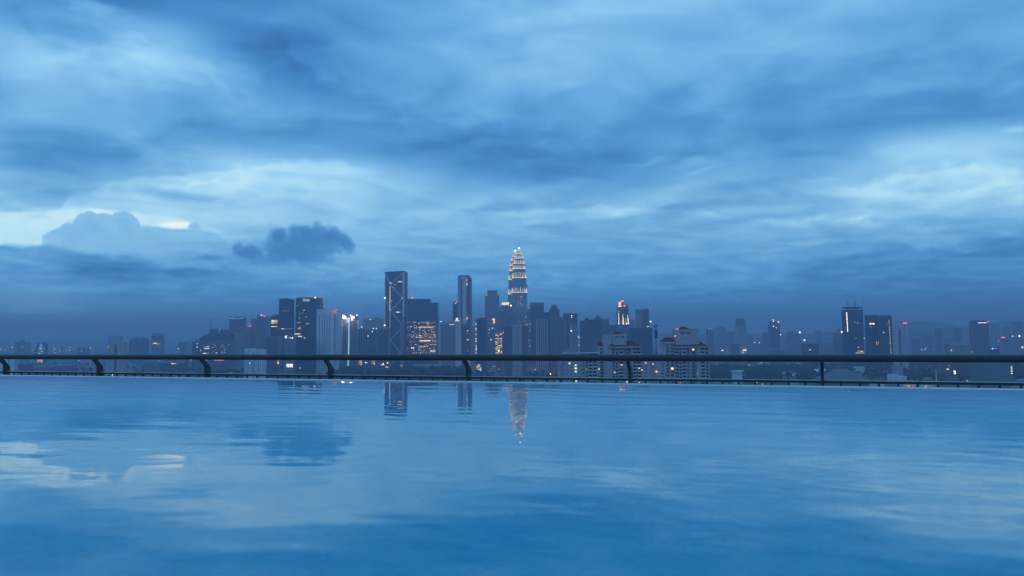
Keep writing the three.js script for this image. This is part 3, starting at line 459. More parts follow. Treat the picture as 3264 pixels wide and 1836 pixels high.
// --- the pair of dark towers, one with lettering
{
  let b = tower({ name: 'office_tower', label: 'dark glass tower with gently curved roof beside the lettered tower', x0: 889, x1: 938, y: 956, D: 2230, wall: tone.dark, style: 'grid', bay: 5, pier: 1.2, solid: 0.35, glass: glassBlue });
  { const pts = [[-b.W / 2, b.H - 0.5], [b.W / 2, b.H - 0.5]]; for (let k = 0; k <= 10; k++) { const t = k / 10; pts.push([b.W / 2 - b.W * t, b.H + (0.2 + 4.6 * Math.sin(Math.PI * (0.18 + 0.62 * t))) * 0.95]); } mesh('curved_roof', extrude(pts, b.dep - 1).translate(0, 0, -b.dep / 2 + 0.5), tone.dark, b.g); }
  lit(b, [[918, 1048, 44, 0.9, 'dim'], [905, 1048, 8, 1.6, 'gold'], [915, 991, 26, 0.7, 'faint']]);
  b = tower({ name: 'office_tower', label: 'dark stepped tower with white roof lettering', x0: 942, x1: 1030, y: 966, D: 2280, dep: 48, wall: tone.dark, style: 'grid', bay: 5, pier: 1.2, solid: 0.35, glass: glassBlue });
  facade(b, {}, { part: 'upper_', W: 76 * b.s, x: b.lx(985), y: b.H - 3, H: b.ly(949.5) - b.H + 3, dep: b.dep * 0.8, style: 'grid', bay: 5, pier: 1.2, solid: 0.35 });
  block(b, 'roof_shoulder', tone.dark, 1018, 1030, 952, 967); block(b, 'roof_edge', std(0.25, 0.1, 0.12), 950, 1012, 948, 950);
  const font = await new FontLoader().loadAsync('fonts/droid/droid_sans_bold.typeface.json');
  const t = new TextGeometry('FELDA', { font, size: 8.3 * b.s, depth: 1, curveSegments: 3, bevelEnabled: false }); t.computeBoundingBox();
  const k = 22 * b.s / (t.boundingBox.max.x - t.boundingBox.min.x); t.scale(k, 1, 1).translate(b.lx(967.5), b.ly(960.5), b.zf * 0.8 + 3);
  mesh('sign_lettering', t, glow(0.9, 0.95, 1, 0.75), b.g);
  lampAt(b, 1015, 949, 4, 'star'); lampAt(b, 981, 942, 1.6, 'white');  mast(b, 981, 942, 950, 0.3);
  lit(b, [[950, 974, 6, 1, 'dim'], [973, 989, 6, 1.2, 'warm'], [967, 998, 8, 0.8, 'dim'], [981, 1010, 2, 1.6, 'warm'], [957, 1014, 2, 2, 'warm'], [951, 1029, 9, 1, 'amber'], [958, 1027, 3, 1, 'warm'], [958, 1044, 5, 1.2, 'warm'], [950, 1064.5, 18, 2, 'gold'], [957, 1048, 12, 1, 'warm'], [984, 1032, 4, 1.6, 'amber'], [990, 1032, 4, 1.6, 'amber'], [958, 1001, 2, 1, 'warm'], [944, 1043, 4, 0.8, 'dim']]);
  b = tower({ name: 'apartment_block', label: 'pale apartment block with a dark arched bay below the dark round-topped tower', category: 'apartment block', x0: 838, x1: 900, y: 1072, D: 1950, wall: tone.rose, style: 'grid', bay: 4, pier: 2.4, solid: 0.55 });
  block(b, 'arched_bay', tone.purple, 859, 889, 1084, 1190, b.zf + 2, 10); mesh('arch_top', new THREE.CylinderGeometry(15 * b.s, 15 * b.s, 10, 20, 1, false, -Math.PI / 2, Math.PI).rotateX(-Math.PI / 2).scale(1, 0.3, 1).translate(b.lx(874), b.ly(1084.3), b.zf + 2), tone.purple, b.g);
  block(b, 'wing', tone.rose, 826, 842, 1083, 1190, null, 20); lit(b, [[872, 1091, 5, 1.2, 'dim'], [901, 1148, 2, 5, 'amber'], [899, 1154, 2.5, 3, 'amber'], [902, 1157, 3, 2, 'orange'], [888, 1157, 2.5, 2.5, 'amber']]);
  b = tower({ name: 'apartment_tower', label: 'pale tower with a small square glowing sign at its roof corner', x0: 907, x1: 946, y: 1069, D: 1900, wall: tone.grey, style: 'grid', bay: 3.6, pier: 1.6, solid: 0.4 });
  { const gl = (cx, cy, n, w) => { for (const [u, v, ww, hh] of [[0, -0.5, 1, 0.2], [0, 0, 1, 0.18], [-0.42, -0.2, 0.2, 0.6], [0.4, -0.2, 0.2, 0.4], [-0.3, 0.3, 0.2, 0.5], [0.15, 0.3, 0.2, 0.4], [0.35, 0.5, 0.4, 0.18]]) chip('sign_stroke', L.white, b.g, b.lx(cx) + u * w * b.s, b.ly(cy) - v * w * b.s, b.zf + 1, ww * w * b.s, hh * w * b.s, 0.6); };
    gl(912.5, 1074, 7, 6); gl(922.5, 1165.5, 9, 8.5); gl(935.5, 1165.5, 9, 8.5); }
  block(b, 'podium', tone.blue, 903, 946, 1152, 1195, b.zf - 8, 15); lit(b, [[925, 1077, 2, 2, 'dim'], [930, 1077, 2.4, 2.4, 'gold'], [938, 1077, 3, 3, 'star']]);
  b = tower({ name: 'office_block', label: 'dark square office block with pale green lit rooftop windows', category: 'office block', x0: 944, x1: 1008, y: 1077, D: 1850, wall: tone.dark, style: 'grid', bay: 4, pier: 1.2, solid: 0.3, glass: glassBlue });
  block(b, 'roof_plant', tone.dark, 948, 970, 1068, 1078); lit(b, [[955, 1072.5, 6, 3, 'green'], [963, 1072.5, 6, 3, 'green'], [976, 1077, 2, 2, 'star'], [984, 1077.5, 2, 2, 'pink'], [960, 1173, 4, 1, 'white'], [964, 1083, 30, 1.3, 'gold']].slice(0, 5));
  // white apartments below the handrail
  b = tower({ name: 'apartment_tower', label: 'whitest apartment tower with deep vertical bays, top just above the handrail', x0: 780, x1: 850, y: 1112, D: 1450, wall: tone.white, style: 'none', fl: 3.1 });
  facade(b, {}, { part: 'wing_', W: b.W * 0.4, x: -b.W * 0.3, style: 'grid', bay: 4, pier: 2.1, solid: 0.45 }); facade(b, {}, { part: 'core_', W: b.W * 0.2, x: 0, H: b.H - 4, dep: b.dep * 0.8, style: 'ribs', bay: 4, pier: 1.6 }); facade(b, {}, { part: 'wing_', W: b.W * 0.4, x: b.W * 0.3, H: b.H - 1.6, style: 'grid', bay: 4, pier: 2.1, solid: 0.45 });
  lit(b, [[801, 1157, 1.6, 2, 'white']]);
}
// --- white slab with dark vertical slots
{
  const b = tower({ name: 'office_tower', label: 'white slab tower with five dark vertical slots', x0: 1009, x1: 1068, y: 986, D: 1900, dep: 15, wall: tone.white, style: 'none' });
  const bot = 0, yt = b.ly(1003), xs = [1019, 1028, 1036.5, 1045, 1053.5], w = 1.9;
  mesh('roof_band', bx(b.W, b.H - yt, b.dep, 0, yt, 0), tone.white, b.g);
  let prev = 1009; for (const x of [...xs, 1068 + w / 2]) { const a = b.lx(prev), c = b.lx(x - w / 2); mesh('pier', bx(c - a, yt, b.dep, (a + c) / 2, 0, 0), tone.white, b.g); prev = x + w / 2; }
  for (const x of xs) mesh('slot_glazing', bx(w * b.s + 0.2, yt, 0.5, b.lx(x), 0, b.zf - 2.5), glassDark, b.g);
  const x2 = b.lx(1068.2), x3 = b.lx(1083.5), ww = x3 - x2;
  mesh('rounded_end', new THREE.CylinderGeometry(ww, ww, b.H - 1, 20, 1, false, 0, Math.PI / 2).scale(1, 1, 0.9).translate(x2, (b.H - 1) / 2, b.zf - ww * 0.9 - 0.3), tone.white, b.g);
  for (const x of [1070, 1074, 1079.5]) chip('slot_glazing', glassDark, b.g, b.lx(x), yt / 2, b.zf - 0.3 - ww * 0.9 * (1 - Math.sqrt(Math.max(0, 1 - ((b.lx(x) - x2) / ww) ** 2))), 1.3 * b.s, yt, 0.6);
  chip('roof_sign', L.pink, b.g, b.lx(1077), b.ly(987.5), b.zf - 1, 4 * b.s, 2 * b.s, 1);
  const pl = new THREE.PointLight(0xff3a3a, 160, 0, 2); pl.position.set(b.lx(1076), b.ly(990), b.zf + 7); pl.shadow.radius = 40; pl.castShadow = true; b.g.add(pl);
  block(b, 'roof_plant', tone.dark, 1032, 1038, 984, 987);
}
// --- waisted tower with bright crown lamps
{
  const b = tower({ name: 'waisted_tower', label: 'waisted glass tower with a glowing white centre seam and dazzling crown lamps', x0: 1090, x1: 1142, y: 1016, D: 2350, dep: 40, style: 'none', wall: tone.blue });
  const prof = [[1172, 35], [1150, 31], [1130, 28.2], [1110, 26], [1090, 24.6], [1070, 24], [1050, 24], [1030, 24.6], [1014, 25.6]], cx = 1116.5;
  const pts = [new THREE.Vector2(38 * b.s, 0), ...prof.map(([y, r]) => new THREE.Vector2(r * b.s, b.ly(y))), new THREE.Vector2(0, b.ly(1013.5))];
  mesh('glazed_body', new THREE.LatheGeometry(pts, 48).translate(b.lx(cx), 0, 0), glassMid, b.g);
  const fin = (a, w, mat, name, k = 1.02) => { const q = pts.slice(0, -1).map((p) => new THREE.Vector3(b.lx(cx) + Math.sin(a) * p.x * k, p.y, Math.cos(a) * p.x * k)); mesh(name, new THREE.TubeGeometry(new THREE.CatmullRomCurve3(q), 30, w, 6), mat, b.g); };
  for (let k = 0; k < 32; k++) { const a = (k + 0.5) / 32 * 2 * Math.PI; fin(a, 0.45, steel, 'fin', 1.005); }
  fin(-1.4, 2.3, tone.white, 'edge_rib'); fin(1.4, 2.3, tone.white, 'edge_rib'); fin(0.02, 1.7, L.cyan, 'light_strip', 1.03);
  mesh('roof_disc', new THREE.CylinderGeometry(26 * b.s, 24 * b.s, 3, 40).translate(b.lx(cx), b.ly(1013), 0), tone.dark, b.g);
  for (const x of [1099.5, 1131.5]) { const l = lampAt(b, x, 1012, 12, 'bright', 'crown_lamp'); l.scale.set(1, 0.8, 0.6); const pl = new THREE.PointLight(0xfff0d8, 4000, 0, 2); pl.position.set(l.position.x, l.position.y, l.position.z + 12); pl.shadow.radius = 60; pl.castShadow = true; b.g.add(pl); }
  for (const x of [1089, 1117, 1141]) lampAt(b, x, 1004, 4.2, 'star', 'roof_lamp', 0);
  for (const x of [1089, 1117, 1141]) mast(b, x, 1005, 1016, 0.6);
}
{
  let b = tower({ name: 'apartment_tower', label: 'hazy beige apartment tower with broad arched roof behind the lamp-crowned tower', x0: 1157, x1: 1226, y: 1018, D: 2900, wall: tone.beige, style: 'grid', bay: 6, pier: 3, solid: 0.5 });
  block(b, 'stair_tower', tone.beige, 1158, 1173, 1013, 1020); mesh('arched_roof', new THREE.CylinderGeometry(13 * b.s, 13 * b.s, b.dep * 0.8, 20, 1, false, -Math.PI / 2, Math.PI).rotateX(-Math.PI / 2).scale(1, 0.45, 1).translate(b.lx(1208), b.H, 0), tone.mid, b.g); lampAt(b, 1183, 1018, 2.2, 'star');
  b = tower({ name: 'apartment_tower', label: 'wide residential slab with pale vertical ribs and small white roof lights', x0: 1140, x1: 1243, y: 1047, D: 2000, dep: 24, wall: tone.grey, style: 'none', fl: 3.2 });
  for (const [a, c, yy, p] of [[1140, 1166, 1047, 'wing_'], [1174, 1204, 1049, 'wing_'], [1208, 1243, 1048, 'wing_']]) facade(b, {}, { part: p, W: (c - a) * b.s, x: b.lx((a + c) / 2), H: b.ly(yy), style: 'ribs', bay: 4.4, pier: 1.3 });
  facade(b, {}, { part: 'core_', W: 96 * b.s, x: b.lx(1191), H: b.ly(1052), dep: 14, style: 'bands', solid: 0.4 });
  for (const [x, y, k] of [[1154, 1042, 'star'], [1193, 1047, 'white'], [1203, 1047, 'white'], [1144, 1047, 'faint'], [1175, 1071, 'white'], [1189, 1057, 'white']]) lampAt(b, x, y, 3, k);
  for (const [x0, x1] of [[1143, 1155], [1187, 1198]]) for (let j = 0; j < 4; j++) lit(b, [[rr(x0, x1), 1151 + j * 3.4, 3, 1.2, 'amber'], [x0 + 3 + 4 * (j % 2), 1151 + j * 3.4, 2.6, 1.2, 'warm'], [x1 - 2, 1151 + j * 3.4, 2.4, 1.2, 'gold']]);
  lit(b, [[1167, 1156, 3, 1.6, 'white'], [1171, 1156, 2.5, 1.6, 'white'], [1226, 1160, 3, 5, 'gold'], [1222, 1163, 8, 2, 'warm'], [1238, 1170, 9, 2, 'warm'], [1230, 1164, 2, 2, 'amber'], [1240, 1157, 3, 3, 'star']]);
}
// --- braced tower
{
  const b = tower({ name: 'braced_tower', label: 'tall dark glass tower with pale diagonal braces crossing its face', x0: 1227, x1: 1297, y: 867, D: 2600, dep: 12, style: 'none' });
  const X = b.lx, Y = b.ly, z = b.zf, pale = std(0.62, 0.58, 0.62, 0.6);
  const body = extrude([[X(1228), 0], [X(1284), 0], [X(1284), Y(866)], [X(1228), Y(869)]], 40).translate(0, 0, z - 40);
  mesh('glazing', body, glassBlue, b.g);
  const bands = []; for (let y = 8; y < b.H - 4; y += 4.2) bands.push(bx(X(1284) - X(1228) - 0.4, 0.9, 0.5, (X(1284) + X(1228)) / 2, y, z + 0.05)); mesh('spandrels', bands, tone.dark, b.g, 'stuff');
  mesh('side_column', bx(X(1291) - X(1284.3), Y(865), 34, (X(1291) + X(1284.3)) / 2, 0, z - 16), pale, b.g);
  mesh('side_glazing', extrude([[X(1291.3), 0], [X(1297), 0], [X(1297), Y(866)], [X(1291.3), Y(865)]], 30).translate(0, 0, z - 32), glassDark, b.g);
  mesh('roof_beam', beam([X(1227), Y(869) + 1, z - 2], [X(1290), Y(866) + 1, z - 2], 3.4, 6), tone.dark, b.g);
  const z1 = z + 1.1, br = (a, c, w = 3.2) => mesh('brace', beam([X(a[0]), Y(a[1]), z1], [X(c[0]), Y(c[1]), z1], w, 1.6), pale, b.g);
  br([1228, 872], [1244.5, 908]); br([1283, 871], [1244.5, 908], 2); br([1244.5, 908], [1283.5, 950]); br([1283.5, 952], [1245, 991]); br([1228, 952], [1245, 991]); br([1245, 991], [1279, 1031]); br([1279, 1048], [1245, 1085]); br([1245, 1085], [1279, 1125]); br([1228, 1040], [1245, 1085], 2); br([1279, 1125], [1245, 1165]);
  mesh('corner_post', beam([X(1227), Y(1035), z1 - 1], [X(1227), Y(867), z1 - 1], 1.6), pale, b.g);
  mesh('column', bx(2.6, Y(908), 1.6, X(1243.6), 0, z1), pale, b.g); mesh('corner_post', beam([X(1279), 0, z1], [X(1279), Y(1031), z1], 1.4), pale, b.g);
  for (let y = 915; y < 1126; y += 4.4) chip('light_strip', y < 990 ? L.gold : L.dim, b.g, X(1243.6), Y(y), z1 + 1, 1.3, 2.6 * b.s, 0.4);
  for (let y = 955; y < 1035; y += 5) chip('light_strip', L.dim, b.g, X(1227), Y(y), z1 + 0.4, 1, 3 * b.s, 0.4);
  for (const [x, y, s2] of [[1227, 950, 5], [1226.5, 1037, 5], [1283, 950, 2.4], [1245, 991, 2], [1245, 1085, 2.2], [1291.5, 1015, 5]]) lampAt(b, x, y, s2, x > 1290 ? 'green' : 'star', 'node_lamp');
  lit(b, [[1276, 898, 14, 3, 'warm'], [1270, 898, 6, 2, 'dim'], [1245, 902, 3, 3, 'white'], [1269, 995, 10, 2, 'white'], [1280, 995, 5, 1.6, 'faint'], [1276, 1051, 4, 1, 'faint'], [1249, 958, 2, 1.4, 'white'], [1259, 907, 2, 1.2, 'white'], [1264, 909, 2, 1, 'faint'], [1256, 917, 2, 1, 'warm'], [1266, 921, 2, 1, 'faint'], [1253, 926, 2, 1, 'warm'], [1275, 921, 2, 1, 'faint']]);
  lit(b, [[1276, 1166, 14, 3, 'amber'], [1288, 1170, 10, 1.6, 'warm']]);
}
// --- office with many lit floors
{
  const b = tower({ name: 'office_tower', label: 'broad dark office tower, lower half full of orange lit windows, red roof lamp', x0: 1297, x1: 1374, y: 953, D: 2300, dep: 46, wall: tone.blue, style: 'bands', solid: 0.4, glass: glassBlue, fl: 4 });
  facade(b, {}, { part: 'wing_', W: 28 * b.s, x: b.lx(1385), H: b.ly(965), z: -3, style: 'bands', solid: 0.4, wall: tone.blue });
  facade(b, {}, { part: 'wing_', W: 12 * b.s, x: b.lx(1290.6), H: b.ly(1008), z: -3, style: 'bands', solid: 0.35, wall: tone.blue });
  for (const x of [1302, 1318, 1334, 1350, 1366]) mesh('mullion', bx(1.2, b.H, 1, b.lx(x), 0, b.zf + 0.2), tone.dark, b.g);
  lampAt(b, 1316, 949, 4.5, 'red', 'warning_lamp'); mast(b, 1316, 949, 955, 0.4);
  const rows = []; for (let y = 1027; y < 1126; y += 4.45) rows.push(y);
  rows.forEach((y, i) => { const dens = [0.9, 0.35, 0.05, 0.9, 0.7, 0.4, 0.2, 0.3, 0.5, 0.8, 1, 0.5, 0.5, 0.4, 0.6, 0.3, 0.6, 0.3, 0.4, 0.5, 0.6, 0.3][i % 22]; for (let x = 1299; x < 1396; x += 2.6) if (rnd() < dens * 0.62 * (x > 1340 ? 1.15 : 0.75)) lit(b, [[x + rr(-0.4, 0.4), y, rr(1.2, 2.9), rr(1.1, 1.8), pick(['amber', 'amber', 'dim', 'warm', 'dim', 'gold'])]]); });
  lit(b, [[1360, 1086, 34, 2.6, 'gold'], [1338, 1076, 22, 1.8, 'amber'], [1342, 1070, 5, 2.4, 'gold'], [1362, 1043, 46, 1.4, 'warm'], [1385, 1119, 16, 2, 'gold'], [1317, 1109, 9, 2.4, 'gold'], [1368, 1032, 7, 2, 'warm'], [1357, 1104, 26, 1.8, 'amber'], [1393, 1147, 9, 4, 'gold'], [1325, 1147, 10, 1.4, 'dim']]);
  block(b, 'podium', tone.grey, 1318, 1412, 1160, 1200, b.zf + 6, 10); block(b, 'podium_roof', tone.pale, 1322, 1400, 1163, 1165, b.zf + 12, 2);
}
// --- tall slim tower, hotel and neighbours
{
  let b = tower({ name: 'office_tower', label: 'tall slim pale tower with one dark slot and a capped roof', x0: 1459, x1: 1489, y: 880, D: 2600, dep: 34, wall: tone.pale, style: 'none' });
  const X = b.lx, Y = b.ly;
  mesh('wall', bx(X(1470) - X(1459), b.H, b.dep, (X(1470) + X(1459)) / 2, 0, 0), tone.grey, b.g); mesh('slot_glazing', bx(X(1475) - X(1470), b.H - 8, b.dep - 5, (X(1475) + X(1470)) / 2, 0, 0), glassDark, b.g); mesh('wall', bx(X(1488.5) - X(1475), b.H, b.dep, (X(1488.5) + X(1475)) / 2, 0, 0), tone.pale, b.g);
  facade(b, {}, { part: 'side_', W: X(1500.5) - X(1488.7), x: (X(1500.5) + X(1488.7)) / 2, H: Y(883), dep: b.dep - 3, style: 'bands', solid: 0.35, wall: tone.mid });
  mesh('edge_wall', bx(X(1506) - X(1500.7), Y(886), b.dep - 2, (X(1506) + X(1500.7)) / 2, 0, 0), tone.mid, b.g);
  mesh('roof_cap', extrude([[X(1461), Y(881)], [X(1502), Y(882.5)], [X(1500), Y(879)], [X(1492), Y(877)], [X(1466), Y(877)]], 26).translate(0, 0, -12), tone.dark, b.g);
  lit(b, [[1490.5, 892, 3, 3, 'warm'], [1490.5, 898, 3, 2, 'dim'], [1490.5, 904, 3.4, 3, 'warm'], [1490.5, 908.5, 3.4, 2, 'gold'], [1491, 1011, 4, 2, 'amber'], [1491.5, 1015, 6, 2.4, 'amber'], [1489, 1020, 3, 1.4, 'warm'], [1491.5, 1054, 4, 2.4, 'gold'], [1491.5, 1083, 7, 2.4, 'gold'], [1492, 1063, 3, 1.2, 'dim'], [1491.5, 1118, 4, 1.6, 'amber'], [1490, 935, 4, 1, 'dim']]);
  for (let k = 0; k < 9; k++) lit(b, [[1493 + k % 2 * 5, 1150 + k * 4.2, 6, 1.5, 'amber'], [1489, 1150 + k * 4.2, 5, 1.3, 'dim']]);
  b = tower({ name: 'office_block', label: 'shorter tower leaning on the tall slim tower, small coloured roof sign', category: 'office block', x0: 1443, x1: 1460, y: 962, D: 2700, wall: tone.mid, style: 'bands' });
  chip('sign', L.cyan, b.g, b.lx(1452), b.ly(967), b.zf + 0.4, 5 * b.s, 3.5 * b.s, 0.6); chip('sign', L.red, b.g, b.lx(1456), b.ly(964), b.zf + 0.4, 3 * b.s, 3 * b.s, 0.6);
  b = tower({ name: 'hotel', label: 'pale hotel slab with a window grid and a glowing round crest', category: 'hotel', x0: 1404, x1: 1470, y: 1031, D: 2000, dep: 20, wall: tone.grey, style: 'grid', bay: 3.4, pier: 1.3, solid: 0.42, fl: 3.3 });
  mesh('blank_gable', bx(17 * b.s, b.ly(1014), b.dep + 1, b.lx(1461.5), 0, 0.5), tone.pale, b.g); block(b, 'roof_storey', tone.grey, 1412, 1452, 1023, 1032);
  mesh('crest_sign', new THREE.TorusGeometry(2.6 * b.s, 0.6 * b.s, 6, 16).translate(b.lx(1458), b.ly(1016.5), b.zf + 1.6), L.white, b.g); chip('crest_sign', L.white, b.g, b.lx(1458), b.ly(1017), b.zf + 1.5, 1.2 * b.s, 3 * b.s, 0.4);
  for (let k = 0; k < 7; k++) chip('sign_stroke', L.white, b.g, b.lx(1452.2 + k * 2), b.ly(1022.6), b.zf + 1.6, 1.2 * b.s, 1.5 * b.s, 0.5);
  for (let k = 0; k < 6; k++) lit(b, [[1434 + k * 3, 1034.5, 2.2, 2, k % 3 ? 'amber' : 'gold']]); lit(b, [[1405, 1025, 7, 1.2, 'white'], [1423, 1025, 3, 1.4, 'dim']]);
  b = tower({ name: 'office_block', label: 'grey office slab standing in front of the tall slim tower', category: 'office block', x0: 1470, x1: 1489, y: 1033, D: 2050, wall: tone.rose, style: 'bands', solid: 0.5 });
  tower({ name: 'apartment_block', label: 'low pale block between the tall slim tower and the dotted-light slab', category: 'apartment block', x0: 1504, x1: 1517, y: 1042, D: 2500, wall: tone.grey, style: 'grid' });
  b = tower({ name: 'apartment_tower', label: 'blue-grey slab with a dotted line of lights down one edge', x0: 1515, x1: 1551, y: 1016, D: 1700, dep: 26, wall: tone.blue, style: 'grid', bay: 4, pier: 1.6, solid: 0.4 });
  block(b, 'roof_plant', tone.dark, 1526, 1549, 1013, 1017); for (let y = 1024; y < 1126; y += 4.6) lit(b, [[1517.5, y, 1.5, 2.2, rnd() < 0.6 ? 'star' : 'dim']], 'light_strip');
  for (let r = 0; r < 6; r++) for (let c = 0; c < 3; c++) if (rnd() < 0.8) lit(b, [[1520 + c * 6, 1163 + r * 3.4, 4.5, 1.6, pick(['warm', 'dim', 'gold'])]]);
  lit(b, [[1530, 1005, 4, 3, 'amber']].slice(1));
  b = tower({ name: 'office_tower', label: 'banded grey tower with a set-back top storey and red corner light', x0: 1546, x1: 1592, y: 940, D: 3100, wall: tone.grey, style: 'bands', solid: 0.5, glass: glassMid });
  facade(b, {}, { part: 'upper_', W: 31 * b.s, x: b.lx(1569.5), y: b.H - 2, H: b.ly(925) - b.H + 2, dep: b.dep * 0.7, style: 'bands' }); lampAt(b, 1551, 942, 3.4, 'red', 'warning_lamp'); lampAt(b, 1590, 941, 1.8, 'red', 'warning_lamp');
  lit(b, [[1564, 956, 3, 1.4, 'dim'], [1573, 1018, 7, 5, 'gold'], [1575, 1026, 6, 9, 'warm'], [1530, 1006, 4, 4, 'amber'], [1565, 1083, 5, 4, 'warm'], [1558, 1061, 4, 3, 'dim'], [1570, 1046, 3, 2, 'white'], [1560, 1050, 2, 2, 'gold']].filter((q) => q[0] > 1546)); litRandom(b, 14, 1549, 1590, 960, 1080, ['dim', 'faint', 'warm'], 1, 2.4);
  // curved glass tower with lit crown
  b = tower({ name: 'curved_tower', label: 'curved glass tower stepping up to a white lit crown beside the twin spires', x0: 1578, x1: 1634, y: 1006, D: 2850, dep: 40, style: 'none' });
  const seg = (x0, x1, y, k) => { const w = (x1 - x0) * b.s; mesh('glazed_tier', new THREE.CylinderGeometry(w / 2, w / 2, b.ly(y), 32).scale(1, 1, 0.8).translate(b.lx((x0 + x1) / 2), b.ly(y) / 2, -k), glassMid, b.g); const r = []; for (let h = 6; h < b.ly(y); h += 4.2) r.push(new THREE.CylinderGeometry(w / 2 + 0.25, w / 2 + 0.25, 1.5, 32).scale(1, 1, 0.8).translate(b.lx((x0 + x1) / 2), h, -k)); mesh('spandrels', r, tone.grey, b.g, 'stuff'); };
  seg(1578, 1640, 1006, 0); seg(1586, 1638, 992, 3); seg(1592, 1636, 976, 6); seg(1599, 1626, 964, 9);
  b.zf -= 1; for (const [x, w] of [[1602.5, 5], [1608.5, 5], [1614.5, 5], [1620.5, 5]]) chip('crown_lights', L.strip, b.g, b.lx(x), b.ly(967.5), b.zf - 9 - Math.abs(x - 1612) * 0.35, w * b.s, 8 * b.s, 2); chip('crown_lights', L.star, b.g, b.lx(1629), b.ly(974), b.zf - 4, 5 * b.s, 4 * b.s, 2); lampAt(b, 1594, 977, 2.4, 'green');
  for (let k = 0; k < 46; k++) { const x = rr(1584, 1632), y = rr(984, 1080); chip('lit_window', L[pick(['dim', 'warm', 'faint', 'dim'])], b.g, b.lx(x), b.ly(y), b.zf * Math.sqrt(Math.max(0.1, 1 - ((x - 1609) / 32) ** 2)), rr(1, 3) * b.s, 1.1 * b.s, 1.2); }
  b = tower({ name: 'office_block', label: 'low block with whole floors glowing yellow in front of the curved tower', category: 'office block', x0: 1579, x1: 1603, y: 1062, D: 2200, wall: tone.mid, style: 'bands', solid: 0.4, fl: 4 });
  for (let y = 1065; y < 1126; y += 4.6) for (let x = 1581; x < 1601; x += 3.4) if (rnd() < 0.75) lit(b, [[x, y, rr(2, 3.2), 2, pick(['warm', 'dim', 'gold'])]]); lampAt(b, 1590, 1118, 4, 'star'); lit(b, [[1605, 1060, 4, 6, 'red']], 'sign');
  b = tower({ name: 'apartment_tower', label: 'pale apartment tower with balcony columns in front of the twin spires', x0: 1604, x1: 1680, y: 1038, D: 1800, dep: 22, wall: tone.grey, style: 'none', fl: 3.1 });
  facade(b, {}, { part: 'wing_', W: 28 * b.s, x: b.lx(1619), H: b.ly(1040), style: 'grid', bay: 4, pier: 1.6, solid: 0.4, wall: tone.mid, z: -3 }); facade(b, {}, { part: 'centre_', W: 28 * b.s, x: b.lx(1648), H: b.ly(1036), style: 'grid', bay: 4.6, pier: 2.2, solid: 0.4, wall: tone.pale }); facade(b, {}, { part: 'wing_', W: 17 * b.s, x: b.lx(1671.5), H: b.ly(1040), style: 'grid', bay: 4, pier: 1.6, solid: 0.4, wall: tone.mid, z: -3 });
  block(b, 'roof_edge', tone.pale, 1633, 1678, 1037, 1039, 0, 24);
  litRandom(b, 10, 1680, 1694, 1020, 1120, ['amber', 'dim', 'warm'], 2, 5);
}
